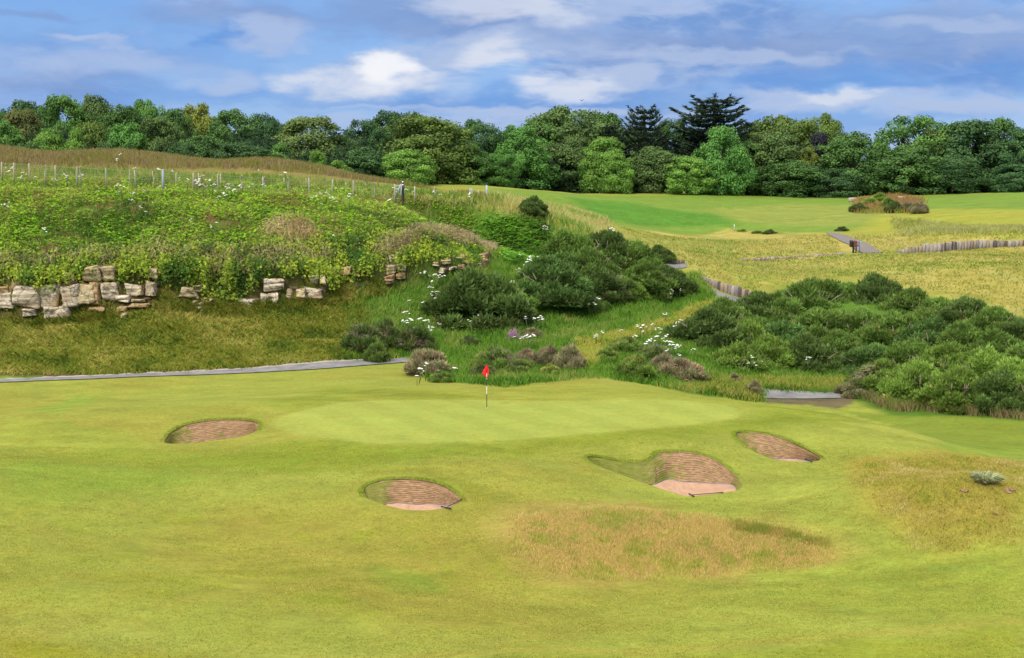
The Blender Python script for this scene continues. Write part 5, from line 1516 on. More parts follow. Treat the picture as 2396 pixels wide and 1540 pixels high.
def block(cx_, cy__, cz_, wx_, dy_, hz_, r, rot=0.0, n=7, amp=.05, skew=0.0, pw=7):
    """rounded weathered block with horizontal bedding"""
    P, F_ = [], []; id_ = {}
    def vid(i, j, k):
        key = (i, j, k)
        if key not in id_: id_[key] = len(P); P.append((i / n * 2 - 1, j / n * 2 - 1, k / n * 2 - 1))
        return id_[key]
    for i in range(n):
        for j in range(n):
            F_ += [[vid(i, j, 0), vid(i, j + 1, 0), vid(i + 1, j + 1, 0), vid(i + 1, j, 0)], [vid(i, j, n), vid(i + 1, j, n), vid(i + 1, j + 1, n), vid(i, j + 1, n)],
                   [vid(i, 0, j), vid(i + 1, 0, j), vid(i + 1, 0, j + 1), vid(i, 0, j + 1)], [vid(i, n, j), vid(i, n, j + 1), vid(i + 1, n, j + 1), vid(i + 1, n, j)],
                   [vid(0, i, j), vid(0, i, j + 1), vid(0, i + 1, j + 1), vid(0, i + 1, j)], [vid(n, i, j), vid(n, i + 1, j), vid(n, i + 1, j + 1), vid(n, i, j + 1)]]
    P = np.array(P)
    ln = (np.abs(P) ** pw).sum(1) ** (1 / pw); P = P / ln[:, None]
    if skew:
        K = r.normal(size=(4, 3)) * skew
        P = P + (P[:, :1] * P[:, 2:] * K[0] + P[:, :1] * P[:, 1:2] * K[1] + P[:, 2:] * P[:, 1:2] * K[2] + P[:, 2:] ** 2 * P[:, :1] * K[3] * np.array([1, 0, 1]))
    s = r.uniform(0, 100)
    strat = (vnoise(np.full(len(P), s), P[:, 2] * hz_ * 4 + s, 5) - .5)
    gen = fbm(P[:, 0] * wx_ * 2 + s, P[:, 2] * hz_ * 2 + P[:, 1] * dy_ * 2, 9) - .5
    Q = P * np.array([wx_, dy_, hz_]) * .5
    Q = Q * (1 + amp * 3 * (gen[:, None])) ; Q[:, 1] += strat * .16 * np.sign(P[:, 1]); Q += r.normal(size=Q.shape) * .012
    Q[:, 2] += .10 * Q[:, 0] * r.normal() * .5
    c, s_ = math.cos(rot), math.sin(rot)
    Q = np.stack([Q[:, 0] * c - Q[:, 1] * s_, Q[:, 0] * s_ + Q[:, 1] * c, Q[:, 2]], 1)
    return Q + np.array([cx_, cy__, cz_]), F_


def zr(list_, ox, oy, f=.344):
    return [(ox + a * f, oy + b * f, ox + c * f, oy + d * f, t) for a, b, c, d, t in list_]

OUT = [
 ('broad pale sandstone ledge low at the left edge, cut into big blocks', zr([(-40, 560, 78, 642, 0), (0, 505, 70, 562, 2), (88, 500, 262, 642, 0), (262, 495, 528, 637, 0), (-160, 540, -40, 640, 0), (355, 445, 415, 478, 1), (425, 400, 492, 452, 1)], 0, 498)),
 ('squarish yellow sandstone stack right of the broad pale ledge', zr([(538, 480, 640, 622, 1), (632, 470, 692, 622, 2), (565, 368, 682, 456, 1), (693, 372, 782, 455, 1), (690, 480, 800, 592, 0)], 0, 498)),
 ('fallen whitish boulders in the grass below the pale ledge', zr([(172, 655, 242, 702, 0), (302, 640, 486, 740, 0)], 0, 498)),
 ('tall narrow rock pillar beside hanging ivy', zr([(992, 375, 1060, 450, 1), (990, 475, 1066, 560, 0), (850, 488, 945, 566, 0), (800, 560, 882, 606, 0), (945, 500, 985, 560, 1)], 0, 498)),
 ('line of small broken stones below the rock pillar', zr([(890, 588, 992, 606, 1), (890, 612, 1000, 642, 2), (812, 635, 880, 670, 2), (835, 682, 872, 714, 1), (600, 640, 705, 668, 2), (675, 650, 712, 672, 2)], 0, 498)),
 ('small grey stones almost buried in ivy, middle of the cliff', zr([(1252, 500, 1342, 582, 1), (1340, 488, 1386, 540, 1), (1290, 592, 1352, 640, 1), (1310, 635, 1370, 662, 0), (1405, 582, 1432, 640, 1), (1375, 600, 1400, 680, 1)], 0, 498)),
 ('layered pale rock nose jutting from the ivy', zr([(1630, 585, 1755, 660, 0), (1758, 545, 1896, 626, 0), (1772, 445, 1912, 532, 0)], 0, 498)),
 ('two-tier overhanging rock ledge with grass roots below', zr([(1962, 512, 2080, 586, 1), (2080, 505, 2194, 586, 0), (2100, 420, 2212, 486, 0), (2220, 382, 2272, 446, 1)], 0, 498)),
 ('orange-stained stones in the grass gap between ivy masses', zr([(58, 285, 102, 332, 2), (48, 330, 90, 356, 2), (35, 362, 160, 430, 2)], 786, 498)),
 ('grey and rust rock face under dry hanging stems', zr([(318, 345, 402, 425, 1), (400, 335, 472, 405, 0), (330, 425, 400, 480, 2), (400, 405, 472, 455, 2), (355, 285, 430, 335, 1)], 786, 498)),
 ('small stone courses peeping below the dry stems at the right of the cliff', zr([(708, 318, 782, 350, 1), (806, 300, 862, 345, 1), (790, 365, 830, 388, 0), (832, 345, 892, 386, 2), (700, 372, 752, 412, 0), (660, 335, 705, 360, 1)], 786, 498)),
 ('last grey stones of the cliff before the green slope', zr([(958, 290, 1022, 340, 1), (950, 342, 1005, 372, 0)], 786, 498)),
]
RC = [S3(232, 222, 204, .62), S3(216, 202, 168, .6), S3(212, 184, 142, .55)]
r = np.random.default_rng(9)
for lab, blocks in OUT:
    x0 = sum((b[0] + b[2]) / 2 for b in blocks) / len(blocks)
    parts, cc = [], []
    bx, by, bz = G(x0, max(b[3] for b in blocks))
    for a, b, c, d, t in blocks:
        if x0 > 380:
            mx_, my_ = (a + c) / 2, (b + d) / 2; a, c = mx_ + (a - mx_) * .86, mx_ + (c - mx_) * .86; b, d = my_ + (b - my_) * .86, my_ + (d - my_) * .86
        ym = (b + d) / 2; X, Y, z = G((a + c) / 2, ym)
        Y -= .12
        p0 = PY(a, ym, Y); p1 = PY(c, ym, Y); zt = PY(a, b, Y)[2]; zb = PY(a, d, Y)[2]
        wdt = (p1[0] - p0[0]) * 1.03; hgt = (zt - zb) * 1.03
        # a course may be split by joints
        ns = 1 + int(wdt / hgt > 1.5 and r.uniform() < .6)
        cuts = np.sort(np.r_[0, r.uniform(.35, .65, ns - 1), 1])
        xa, xb = (p0[0] + p1[0]) / 2 - wdt / 2, (p0[0] + p1[0]) / 2 + wdt / 2
        for q in range(ns):
            u0 = xa + wdt * cuts[q]; u1 = xa + wdt * cuts[q + 1]
            v, f = block((u0 + u1) / 2, Y + .45 + r.uniform(-.1, .15), (zt + zb) / 2, (u1 - u0) * .985, 1.6, hgt, r, rot=r.normal() * .16, n=12, amp=.075, skew=.11, pw=12)
            parts.append((v, f)); cc.append(np.tile(RC[t] * r.uniform(.8, 1.1), (len(v), 1)))
        v, f = block((xa + xb) / 2, Y + 1.15, (zt + zb) / 2, wdt + .5, 1.9, hgt + .3, r, n=8, amp=.09, skew=.12, pw=6)
        parts.append((v, f)); cc.append(np.tile(S3(132, 112, 90), (len(v), 1)))
    V_, F_ = merge(parts)
    o = mesh_from('rock_outcrop', V_ - np.array([bx, by, bz]), F_, M_ROCK, cols=np.vstack(cc), smooth=False)
    o.location = (bx, by, bz); tag(o, lab, 'rock', 'sandstone outcrops of the cliff')

# small stones in the right-hand rough
for x, y, s, lab in ((2362, 1150, .30, 'flat pinkish stone slab in the rough below the marram tuft'), (2256, 1150, .16, 'small pinkish stone left of the flat slab in the rough'), (2330, 1205, .08, 'tiny pale stone lowest in the right-hand rough')):
    X, Y, z = G(x, y); v, f = block(0, 0, .02, s * 1.3, s, s * .45, r, .4, n=4)
    o = mesh_from('stone', v, f, M_ROCK, cols=np.tile(S3(205, 165, 140), (len(v), 1))); o.location = (X, Y, z); tag(o, lab, 'stone')

# ------------------------------------------------------------------ bunkers
def vcol_mat(name, rough=.95, bump=.4, scale=30, spec=.08, noise=.2):
    m, nt, out = new_mat(name); L = nt.links.new
    a = nt.nodes.new('ShaderNodeVertexColor'); a.layer_name = 'col'
    p = nt.nodes.new('ShaderNodeBsdfPrincipled'); p.inputs['Roughness'].default_value = rough; p.inputs['Specular IOR Level'].default_value = spec
    tc = nt.nodes.new('ShaderNodeTexCoord'); nz = nt.nodes.new('ShaderNodeTexNoise'); nz.inputs['Scale'].default_value = scale; nz.inputs['Detail'].default_value = 5
    L(tc.outputs['Object'], nz.inputs['Vector'])
    rg = nt.nodes.new('ShaderNodeMapRange'); rg.inputs[1].default_value = .3; rg.inputs[2].default_value = .7; rg.inputs[3].default_value = 1 - noise; rg.inputs[4].default_value = 1 + noise; L(nz.outputs[0], rg.inputs[0])
    v = nt.nodes.new('ShaderNodeVectorMath'); v.operation = 'SCALE'; L(a.outputs['Color'], v.inputs[0]); L(rg.outputs[0], v.inputs['Scale']); L(v.outputs[0], p.inputs['Base Color'])
    b = nt.nodes.new('ShaderNodeBump'); b.inputs['Strength'].default_value = bump; b.inputs['Distance'].default_value = .03; L(nz.outputs[0], b.inputs['Height']); L(b.outputs[0], p.inputs['Normal'])
    L(p.outputs[0], out.inputs[0]); return m
M_SOD = vcol_mat('stacked_sod'); M_SAND = vcol_mat('sand', .95, .25, 40, .05, .07)
BL = {'b1': 'pot bunker farthest left, stacked sod face and no sand showing', 'b2': 'round pot bunker left of centre with a sliver of sand and rake on its rim',
      'b3': 'largest bunker, two-lobed with a grassy left wing and a wide pink sand floor', 'b4': 'pot bunker on the right below the green edge with a thin line of sand'}
# floor depth below near lip, far wall inset, green share direction
BP = {'b1': dict(dep=.75, ins=.55), 'b2': dict(dep=.14, ins=1.05), 'b3': dict(dep=.02, ins=1.15), 'b4': dict(dep=.22, ins=.7)}
for key, rim in RIM.items():
    bp = BP[key]; rz = hq(rim[:, 0], rim[:, 1]); m = len(rim)
    # inward normals
    tg = np.roll(rim, -1, 0) - np.roll(rim, 1, 0); tg = tg / np.linalg.norm(tg, axis=1)[:, None]
    nin = np.stack([-tg[:, 1], tg[:, 0]], 1)
    area = .5 * np.sum(rim[:, 0] * np.roll(rim[:, 1], -1) - np.roll(rim[:, 0], -1) * rim[:, 1])
    if area < 0: nin = -nin
    zn = np.percentile(rz, 12) - .15
    yn = (rim[:, 1] - rim[:, 1].min()) / np.ptp(rim[:, 1])
    facing = np.clip(-nin[:, 1], 0, 1)     # 1 where wall faces the camera
    h_ = rz + .0 - zn
    inset = .10 + facing * bp['ins'] * np.clip(h_ / 1.0, .2, 1.2)
    px_, py_ = proj(rim[:, 0], rim[:, 1], rz)
    nearm = nin[:, 1] > .15
    o_ = np.argsort(px_[nearm]); nx, ny, nz = px_[nearm][o_], py_[nearm][o_], rz[nearm][o_]
    ylow = np.interp(px_, nx, ny); zlow = np.interp(px_, nx, nz)
    xr_ = (px_ - px_.min()) / np.ptp(px_)
    if key == 'b1': sv = -4 + 0 * xr_; dep = .30
    elif key == 'b2': sv = np.interp(xr_, [0, .2, .35, .7, .9, 1], [-5, -1, 14, 15, 2, -6]); dep = .14
    elif key == 'b3': sv = np.interp(px_, [1372, 1500, 1530, 1565, 1620, 1700, 1738], [-6, -5, 4, 30, 33, 20, -2]); dep = .16
    else: sv = np.interp(xr_, [0, .35, .55, .9, 1], [-4, -3, 5, 7, -2]); dep = .2
    fz = zlow - dep
    ty = ylow - sv
    cxm = (px_.min() + px_.max()) / 2
    a_, b_ = ray(cxm + (px_ - cxm) * .97, ty)
    Yb = (fz - EYE) / b_
    far = np.stack([a_ * Yb, Yb], 1)
    near = rim + nin * .22
    wf = sstep(.02, .30, facing)[:, None]
    bot = far * wf + near * (1 - wf)
    bot[:, 1] = np.minimum(bot[:, 1], np.where(facing > .3, rim[:, 1] - .12, 99))
    for _ in range(4): bot = .25 * np.roll(bot, 1, 0) + .5 * bot + .25 * np.roll(bot, -1, 0); fz = .25 * np.roll(fz, 1) + .5 * fz + .25 * np.roll(fz, -1)
    fz = np.minimum(fz, rz - .05)
    rows = 46; lay = 13
    V_, C_ = [], []
    rr = np.random.default_rng(len(V_) + ord(key[1])); ang = np.cumsum(np.r_[0, np.hypot(*np.diff(rim, axis=0).T)])
    gxl, gxh = rim[:, 0].min(), rim[:, 0].max()
    for q in range(rows + 1):
        t = q / rows
        fr = (t * lay) % 1.0
        frv = (t * lay + .9 * (fbm(ang * .9, np.full(m, 4.0), 91) - .5) * 2) % 1.0
        ledge = .028 * (sstep(0, .35, fr) - sstep(.6, 1, fr)) if 0 < q < rows else 0
        p = rim * (1 - t) + bot * t
        uc = .10 * math.sin(min(t / .22, 1) * math.pi) * facing
        jit = .03 * (vnoise(ang * 5, np.full(m, t * lay * 1.0) + 3, 71) - .5) + .05 * (vnoise(ang * 1.5, np.full(m, t * 3.0), 73) - .5)
        off = (-ledge + jit) * (1 if 0 < q < rows else 0)
        p = p - nin * (np.asarray(off) + uc)[:, None] * 1.0
        z = rz * (1 - t) + fz * t
        V_.append(np.stack([p[:, 0], p[:, 1], z + (.012 * (vnoise(ang * 6, np.full(m, q * .8), 75) - .5) if 0 < q < rows else 0)], 1))
        earth = S3(186, 150, 114); dark = S3(86, 64, 46); grs = S3(124, 138, 50); pale = S3(206, 176, 140)
        groove = (sstep(.55, .9, frv) * (.5 + .5 * vnoise(ang * 4, np.full(m, t * lay), 92)))[:, None]
        c = earth * (1 - groove) + dark * groove
        pn = vnoise(ang * 9, np.full(m, math.floor(t * lay) * 7.7), 77)[:, None]; c = c * (.72 + .5 * pn) * (.8 + .4 * vnoise(ang * 22, np.full(m, q * .9), 78))[:, None]
        xr = (p[:, 0] - gxl) / (gxh - gxl)
        gl = {'b1': .85 - sstep(.0, .35, xr) * .65, 'b2': 1.0 - sstep(.05, .5, xr), 'b3': 1.0 - sstep(.34, .75, xr) * .85, 'b4': .95 - sstep(.0, .45, xr) * .75}[key]
        gl = gl + .12 * t
        gm = sstep(.56, .74, fbm(ang * 5, np.full(m, t * 9.0), 79 + ord(key[1])) * .75 + gl * .42) * .8
        gm = np.maximum(gm, (1 - sstep(.0, .05, t)) * .8)
        if key == 'b3': gm = np.maximum(gm, (1 - sstep(.32, .40, xr)) * .85)
        gc = grs * (.75 + .5 * vnoise(ang * 6, np.full(m, t * 14), 80))[:, None]
        c = c * (1 - gm[:, None]) + gc * gm[:, None]
        # near side banks inside are turf
        ns = (1 - sstep(.0, .35, facing + .12))[:, None]
        c = c * (1 - ns) + base['fair'] * ns * .85
        C_.append(c)
    V_ = np.vstack(V_); C_ = np.vstack(C_)
    F_ = []
    for q in range(rows):
        for i in range(m):
            j = (i + 1) % m; F_.append([q * m + i, q * m + j, (q + 1) * m + j, (q + 1) * m + i] if area > 0 else [q * m + j, q * m + i, (q + 1) * m + i, (q + 1) * m + j])
    cx0, cy0 = rim.mean(0); org = np.array([cx0, cy0, zn])
    t_ = empty('pot_bunker', tuple(org)); tag(t_, BL[key], 'bunker', 'pot bunkers guarding the green')
    mesh_from('sod_wall', V_ - org, np.array(F_), M_SOD, t_, cols=C_, smooth=False)
    # sand floor: rings to the centre
    cen = bot.mean(0)
    if key == 'b3': cen = Gp([(1625, 1135)])[0] * .5 + bot.mean(0) * .5
    SV, SC_ = [], []
    for q in range(13):
        t = q / 12.0; p = bot * (1 - t) + cen * t
        z = fz * (1 - t) ** 1.6 + (fz.min() - .06) * (1 - (1 - t) ** 1.6) + (.07 * (fbm(p[:, 0] * 4, p[:, 1] * 4, 88) - .5) if q else -.015)
        SV.append(np.stack([p[:, 0], p[:, 1], z], 1)); SC_.append(np.tile(S3(216, 174, 144), (m, 1)) * (.84 + .32 * vnoise(p[:, 0] * 11, p[:, 1] * 3.0, 89))[:, None])
    SV = np.vstack(SV); SF = []
    for q in range(12):
        for i in range(m):
            j = (i + 1) % m; SF.append([q * m + i, q * m + j, (q + 1) * m + j, (q + 1) * m + i])
    mesh_from('sand', SV - org, np.array(SF), M_SAND, t_, cols=np.vstack(SC_), smooth=True)

# rakes
M_BLACK = plain_mat('black_plastic', (.02, .02, .022), .5, .1, 5)
def rake(x0, y0, x1, y1, lab, lift=.03):
    A = np.array(G(x0, y0)); B = np.array(G(x1, y1)); A[2] += lift; B[2] += lift
    t = empty('bunker_rake', tuple(A)); tag(t, lab, 'rake', 'bunker rakes')
    d = B - A; L_ = np.linalg.norm(d); d /= L_; s = np.array([-d[1], d[0], 0]); s /= np.linalg.norm(s)
    v, f = tube([(0, 0, 0), tuple((B - A) * .8), tuple(B - A)], [.016, .016, .022], 6); mesh_from('handle', v, f, M_BLACK, t, smooth=True)
    parts = [tube([tuple(-s * .26), tuple(s * .26)], [.026, .026], 6)]
    for q in range(9):
        c = s * (-.25 + q * .0625); parts.append(tube([tuple(c), tuple(c + np.array([0, 0, -.07]) - d * .02)], [.008, .004], 4))
    v, f = merge(parts); mesh_from('rake_head', v, f, M_BLACK, t, smooth=True)
rake(1618, 1161, 1692, 1155, 'black rake lying along the near lip of the largest bunker', .05)
rake(1044, 1190, 1080, 1171, 'black rake on the right rim of the round bunker left of centre', .04)
rake(1892, 1079, 1903, 1077, 'short-looking black rake at the right end of the right-hand bunker', .04)

# ------------------------------------------------------------------ flagstick
M_POLE = None
def stripe_mat():
    m, nt, out = new_mat('striped_pole'); L = nt.links.new
    tc = nt.nodes.new('ShaderNodeTexCoord'); sx = nt.nodes.new('ShaderNodeSeparateXYZ'); L(tc.outputs['Object'], sx.inputs[0])
    cr = nt.nodes.new('ShaderNodeValToRGB'); cr.color_ramp.interpolation = 'CONSTANT'
    dv = nt.nodes.new('ShaderNodeMath'); dv.operation = 'DIVIDE'; dv.inputs[1].default_value = 2.2; L(sx.outputs[2], dv.inputs[0]); L(dv.outputs[0], cr.inputs[0])
    e = cr.color_ramp.elements; e[0].position = 0; e[0].color = (.02, .02, .02, 1); e[1].position = .315; e[1].color = (.8, .8, .78, 1)
    for p_, c in ((.49, .02), (.65, .8), (.78, .02)):
        q = e.new(p_); q.color = (c, c, c, 1)
    p = nt.nodes.new('ShaderNodeBsdfPrincipled'); p.inputs['Roughness'].default_value = .4; L(cr.outputs[0], p.inputs['Base Color']); L(p.outputs[0], out.inputs[0]); return m
X, Y, z = G(1139, 955)
fl = empty('flagstick', (X, Y, z)); tag(fl, 'golf flagstick with black and white pole and limp red flag', 'golf flag')
v, f = tube([(0, 0, -.15), (0, 0, 1.1), (0, 0, 2.15)], [.017, .016, .012], 8); mesh_from('pole', v, f, stripe_mat(), fl, smooth=True)
M_RED = plain_mat('red_cloth', (.72, .012, .02), .75, .12, 6)
# drooping folded flag: cloth curtain from the pole, swung to the left and gathered
nu, nv = 14, 16; V_ = []
for i in range(nu + 1):
    for j in range(nv + 1):
        u = i / nu; q = j / nv
        halfl = np.interp(q, [0, .25, .6, .68, .85, 1], [.01, .10, .20, .24, .10, .02]); halfr = np.interp(q, [0, .3, .65, .8, 1], [.01, .08, .105, .06, .01])
        xx = -halfl + (halfl + halfr) * u
        yy = .05 * math.sin(u * 3 * math.pi + q * 2) * (.3 + q) - .03
        V_.append((xx, yy, 2.15 - .65 * q))
F_ = [[i * (nv + 1) + j, (i + 1) * (nv + 1) + j, (i + 1) * (nv + 1) + j + 1, i * (nv + 1) + j + 1] for i in range(nu) for j in range(nv)]
fo = mesh_from('flag', V_, np.array(F_), M_RED, fl, smooth=True)
sm = fo.modifiers.new('thick', 'SOLIDIFY'); sm.thickness = .006
# the hole
v, f = tube([(0, 0, 0), (0, 0, .012)], [.054, .054], 16); mesh_from('cup_rim', v, f, plain_mat('cup', (.5, .5, .48), .6, .1), fl)

# ------------------------------------------------------------------ fences
M_POST = plain_mat('weathered_post', (.34, .31, .24), .9, .3, 12, .3, stretch=(1, 1, .15))
M_POSTW = plain_mat('pale_post', (.30, .34, .38), .85, .2, 12, .2, stretch=(1, 1, .15))
M_WIRE = plain_mat('wire', (.30, .30, .28), .5, .1, 5, metallic=.6)


def post_mesh(h, rad, seed, mat):
    r = np.random.default_rng(seed)
    v, f = tube([(0, 0, -.3), (r.normal() * .01, 0, h * .5), (r.normal() * .02, r.normal() * .02, h), (r.normal() * .02, 0, h + .02)], [rad, rad * .97, rad * .95, rad * .7], 8)
    o = mesh_from('post', v, f, mat, smooth=False); d = o.data; bpy.data.objects.remove(o); return d
PM = [post_mesh(1.15, .062, s, M_POST) for s in range(4)]; PW = [post_mesh(1.35, .10, 10, M_POSTW), post_mesh(1.2, .075, 11, M_POSTW)]


def fence(name, lab, posts, Yf, wires=(.35, .7, 1.02), hk=1.0):
    """posts: (x, top y, kind)"""
    x0, t0, _ = posts[0]
    items = []
    for x, tp, k in posts:
        Y = Yf(x); X, _, zt = PY(x, tp, Y); zg = float(hq(X, Y)); items.append((X, Y, zt, zg, k))
    o = empty(name, (items[0][0], items[0][1], items[0][3])); tag(o, lab, 'fence')
    og = np.array(o.location); tops = []
    for q, (X, Y, zt, zg, k) in enumerate(items):
        me = PM[q % 4] if k == 0 else PW[k - 1]
        base_h = 1.17 if k == 0 else (1.37 if k == 1 else 1.22)
        p = add('post', me, o); p.location = (X - og[0], Y - og[1], zt - base_h - og[2]); p.rotation_euler = (0, rng.normal() * .015, rng.uniform(0, 6))
        tops.append((X, Y, zt))
    tops = np.array(tops); tops = tops[np.argsort(tops[:, 0])]
    for w_ in wires:
        P = tops - og; P = P.copy(); P[:, 2] -= 1.12 - w_; P[:, 1] -= .07
        v, f = tube(P, .006, 3); mesh_from('wire', v, f, M_WIRE, o)
    return o
Z1 = lambda L_: [(a * .344, 192 + b * .344, k) for a, b, k in L_]
Z2 = lambda L_: [(786 + a * .344, 192 + b * .344, k) for a, b, k in L_]
front = [(-20, 545, 0)] + [(92, 553, 0), (197, 555, 0), (305, 566, 0), (375, 567, 0), (520, 578, 0), (720, 588, 0), (918, 602, 0), (1107, 598, 1), (1312, 622, 0), (1480, 628, 0), (1645, 638, 0), (1788, 646, 0), (1960, 652, 0), (2102, 656, 0), (2260, 666, 0)]
front = Z1(front) + Z2([(118, 672, 0), (263, 685, 0), (400, 698, 0)])
fence('field_fence', 'long post and wire fence along the clifftop, nearer of two lines', front, lambda x: 107 + x * .010, (.25, .45, .65, .85, 1.05))
back = Z1([(10, 545, 0), (545, 575, 0), (880, 598, 0), (1043, 608, 0), (1197, 618, 0), (1352, 622, 0), (1500, 628, 0), (1800, 646, 0), (1932, 654, 0), (2080, 658, 0), (2222, 674, 0), (2355, 684, 0)]) + Z2([(40, 698, 0), (70, 688, 0), (198, 690, 0), (212, 694, 0), (318, 704, 0)])
fence('field_fence', 'farther post and wire fence line behind the clifftop one', back, lambda x: 114 + x * .010, (.4, .7, 1.0))
tail = Z2([(537, 710, 0), (673, 714, 0), (800, 733, 0), (912, 727, 2), (922, 727, 2), (970, 736, 0), (1002, 740, 0), (1027, 703, 1)])
fence('field_fence', 'short run of fence posts right of the waymarker, ending in a tall pale post', tail, lambda x: 119 + (x - 970) * .03, ())
# gate strut and waymarker
M_DK = plain_mat('dark_timber', (.055, .035, .03), .8, .3, 10, .2, stretch=(1, 1, .2))
X, _, zt = PY(942.5, 418, 117); zg = float(hq(X, 117))
wm = empty('waymarker_post', (X, 117, zg)); tag(wm, 'dark brown waymarker post with two small white discs beside the fence', 'post')
v, f = block(0, 0, (zt - zg) / 2, .17, .17, zt - zg, np.random.default_rng(3), 0, 3, .01); mesh_from('post', v, f, M_DK, wm)
for dz in (.28, .52):
    v, f = tube([(0, -.075, zt - zg - dz), (0, -.115, zt - zg - dz)], [.065, .065], 14); mesh_from('disc', v, f, plain_mat('disc_white', (.75, .77, .8), .6, .05), wm)
X1, _, z1 = PY(937, 432, 116.6); X0, _, z0_ = PY(926, 458, 116.4)
zs = z0_ - .1
st = empty('gate_frame', (X1, 116.6, zs)); tag(st, 'pale blue-grey braced gate frame just left of the waymarker', 'gate')
v, f = tube([(X0 - X1, -.1, 0), (0, 0, z1 - zs)], [.055, .055], 6); mesh_from('brace', v, f, M_POSTW, st)
v, f = tube([(.06, 0, 0), (.06, 0, z1 - zs + .05)], [.06, .06], 6); mesh_from('post', v, f, M_POSTW, st)
v, f = tube([(-.42, 0, z1 - zs - .12), (.06, 0, z1 - zs - .12)], [.045, .045], 6); mesh_from('rail', v, f, M_POSTW, st)
v, f = tube([(-.42, 0, 0), (-.42, 0, z1 - zs - .02)], [.05, .05], 6); mesh_from('post', v, f, M_POST, st)

# ------------------------------------------------------------------ timber retaining walls
M_SLP = [plain_mat('sleeper_%s' % n, c, .9, .35, 5, .4, stretch=(3, 3, .4)) for n, c in (('pale', (.27, .235, .215)), ('grey', (.18, .155, .145)), ('dark', (.08, .065, .06)), ('tan', (.25, .19, .13)))]


def wall(pts, lab, wd=.42, th=.16, tops=None, name='timber_wall', tones=(0, 0, 1, 1, 0, 2, 3)):
    """pts: (x, bottom y, top y) -> standing timbers"""
    r = np.random.default_rng(int(pts[0][0]))
    W = np.array([G(p[0], p[1]) for p in pts])
    tz = np.array([EYE + float(ray(p[0], p[2])[1]) * W[i, 1] for i, p in enumerate(pts)])
    seg = np.hypot(np.diff(W[:, 0]), np.diff(W[:, 1])); s = np.r_[0, np.cumsum(seg)]
    wd = max(wd, s[-1] / 95); n = int(s[-1] / wd)
    o = empty(name, tuple(W[0])); tag(o, lab, 'retaining wall')
    for i in range(n):
        a = (i + .5) * wd; x = np.interp(a, s, W[:, 0]); y = np.interp(a, s, W[:, 1]); zt = np.interp(a, s, tz) + r.normal() * .035
        k = min(np.searchsorted(s, a), len(s) - 1); d = W[k] - W[k - 1]; rot = math.atan2(d[1], d[0])
        zb = min(float(hq(x, y)), np.interp(a, s, W[:, 2])) - .25
        v, f = block(0, 0, 0, wd * .93, th, zt - zb, r, rot, 2, .01)
        q = mesh_from('timber', v, f, M_SLP[tones[r.integers(len(tones))]], o); q.location = (x - W[0, 0], y - W[0, 1] + r.normal() * .015, (zt + zb) / 2 - W[0, 2])
    return o
wall([(1640, 652, 644), (1665, 668, 654), (1690, 682, 661), (1720, 692, 668), (1760, 703, 682)], 'curved timber wall holding the bank above the road bend', .33)
wall([(2100, 593, 588), (2130, 592, 578), (2165, 591, 571), (2200, 590, 568), (2240, 585, 564), (2290, 581, 562), (2340, 578, 562), (2396, 575, 563), (2480, 572, 562)], 'long curved wall of upright timbers across the right slope', .42)
wall([(1735, 611, 606), (1800, 608, 602), (1860, 603, 598), (1920, 599, 595), (1990, 594, 590)], 'low line of pinkish stone-like timbers along the slope', .5, tones=(0, 3, 3, 1))
wall([(1560, 616, 608), (1606, 617, 609)], 'short dark timber edging by the upper road at the dune foot', .4, tones=(2, 1, 2))

# ------------------------------------------------------------------ paths
def path_mat():
    m = plain_mat('tarmac', (.15, .147, .15), .9, .32, 1.3, .3, spec=.1); return m
M_PATH = path_mat(); M_GRAVEL = plain_mat('gravel', (.30, .25, .22), .95, .45, 30, .5, spec=.1)


def ribbon(name, far, near, mat, lift=.03, lab=None, n=90, kind='structure', wob=0.0):
    A = open_spline(Gp(far), 12); B = open_spline(Gp(near), 12)
    t = np.linspace(0, 1, n)
    def rs(P): s = np.r_[0, np.cumsum(np.hypot(*np.diff(P, axis=0).T))]; s /= s[-1]; return np.stack([np.interp(t, s, P[:, 0]), np.interp(t, s, P[:, 1])], 1)
    A, B = rs(A), rs(B)
    if wob: A = A + np.stack([0 * t, (fbm(t * 60, t * 0, 5) - .5) * wob], 1)
    W_ = 14; V_ = []
    for i in range(n):
        for j in range(W_):
            u = j / (W_ - 1); p = A[i] * (1 - u) + B[i] * u
            V_.append((p[0], p[1], float(hq(p[0], p[1])) + lift))
    F_ = [[i * W_ + j, i * W_ + j + 1, (i + 1) * W_ + j + 1, (i + 1) * W_ + j] for i in range(n - 1) for j in range(W_ - 1)]
    o = mesh_from(name, V_, np.array(F_), mat, smooth=True); return tag(o, lab, kind=kind)
ribbon('gravel_verge', [(-250, 897), (0, 887), (300, 875), (600, 860), (760, 845), (860, 841)], [(-250, 900), (0, 893), (300, 880), (600, 867), (760, 856), (860, 845)], M_GRAVEL, .035, 'gravel verge between the bank and the path', 220, wob=.6)
ribbon('path', [(-250, 898), (0, 889.5), (300, 877.5), (600, 863), (760, 849), (950, 838)], [(-250, 904), (0, 896), (300, 884), (600, 873), (780, 862), (960, 847)], M_PATH, .05, 'grey tarmac path along the foot of the bank', 220)
ribbon('road', [(1765, 909), (1800, 912), (1880, 916), (1975, 919)], [(1765, 930), (1800, 933), (1880, 934), (1985, 931)], M_PATH, .04, 'grey road dipping behind the green', 60)
ribbon('road', [(1645, 662), (1668, 676), (1700, 690), (1765, 704)], [(1668, 680), (1690, 706), (1730, 720), (1770, 730)], M_PATH, .04, 'grey road bend below the timber wall', 60)
ribbon('road', [(1556, 617), (1590, 617), (1608, 618)], [(1556, 628), (1580, 630), (1606, 627)], M_PATH, .06, 'upper end of the grey road at the dune foot', 40)
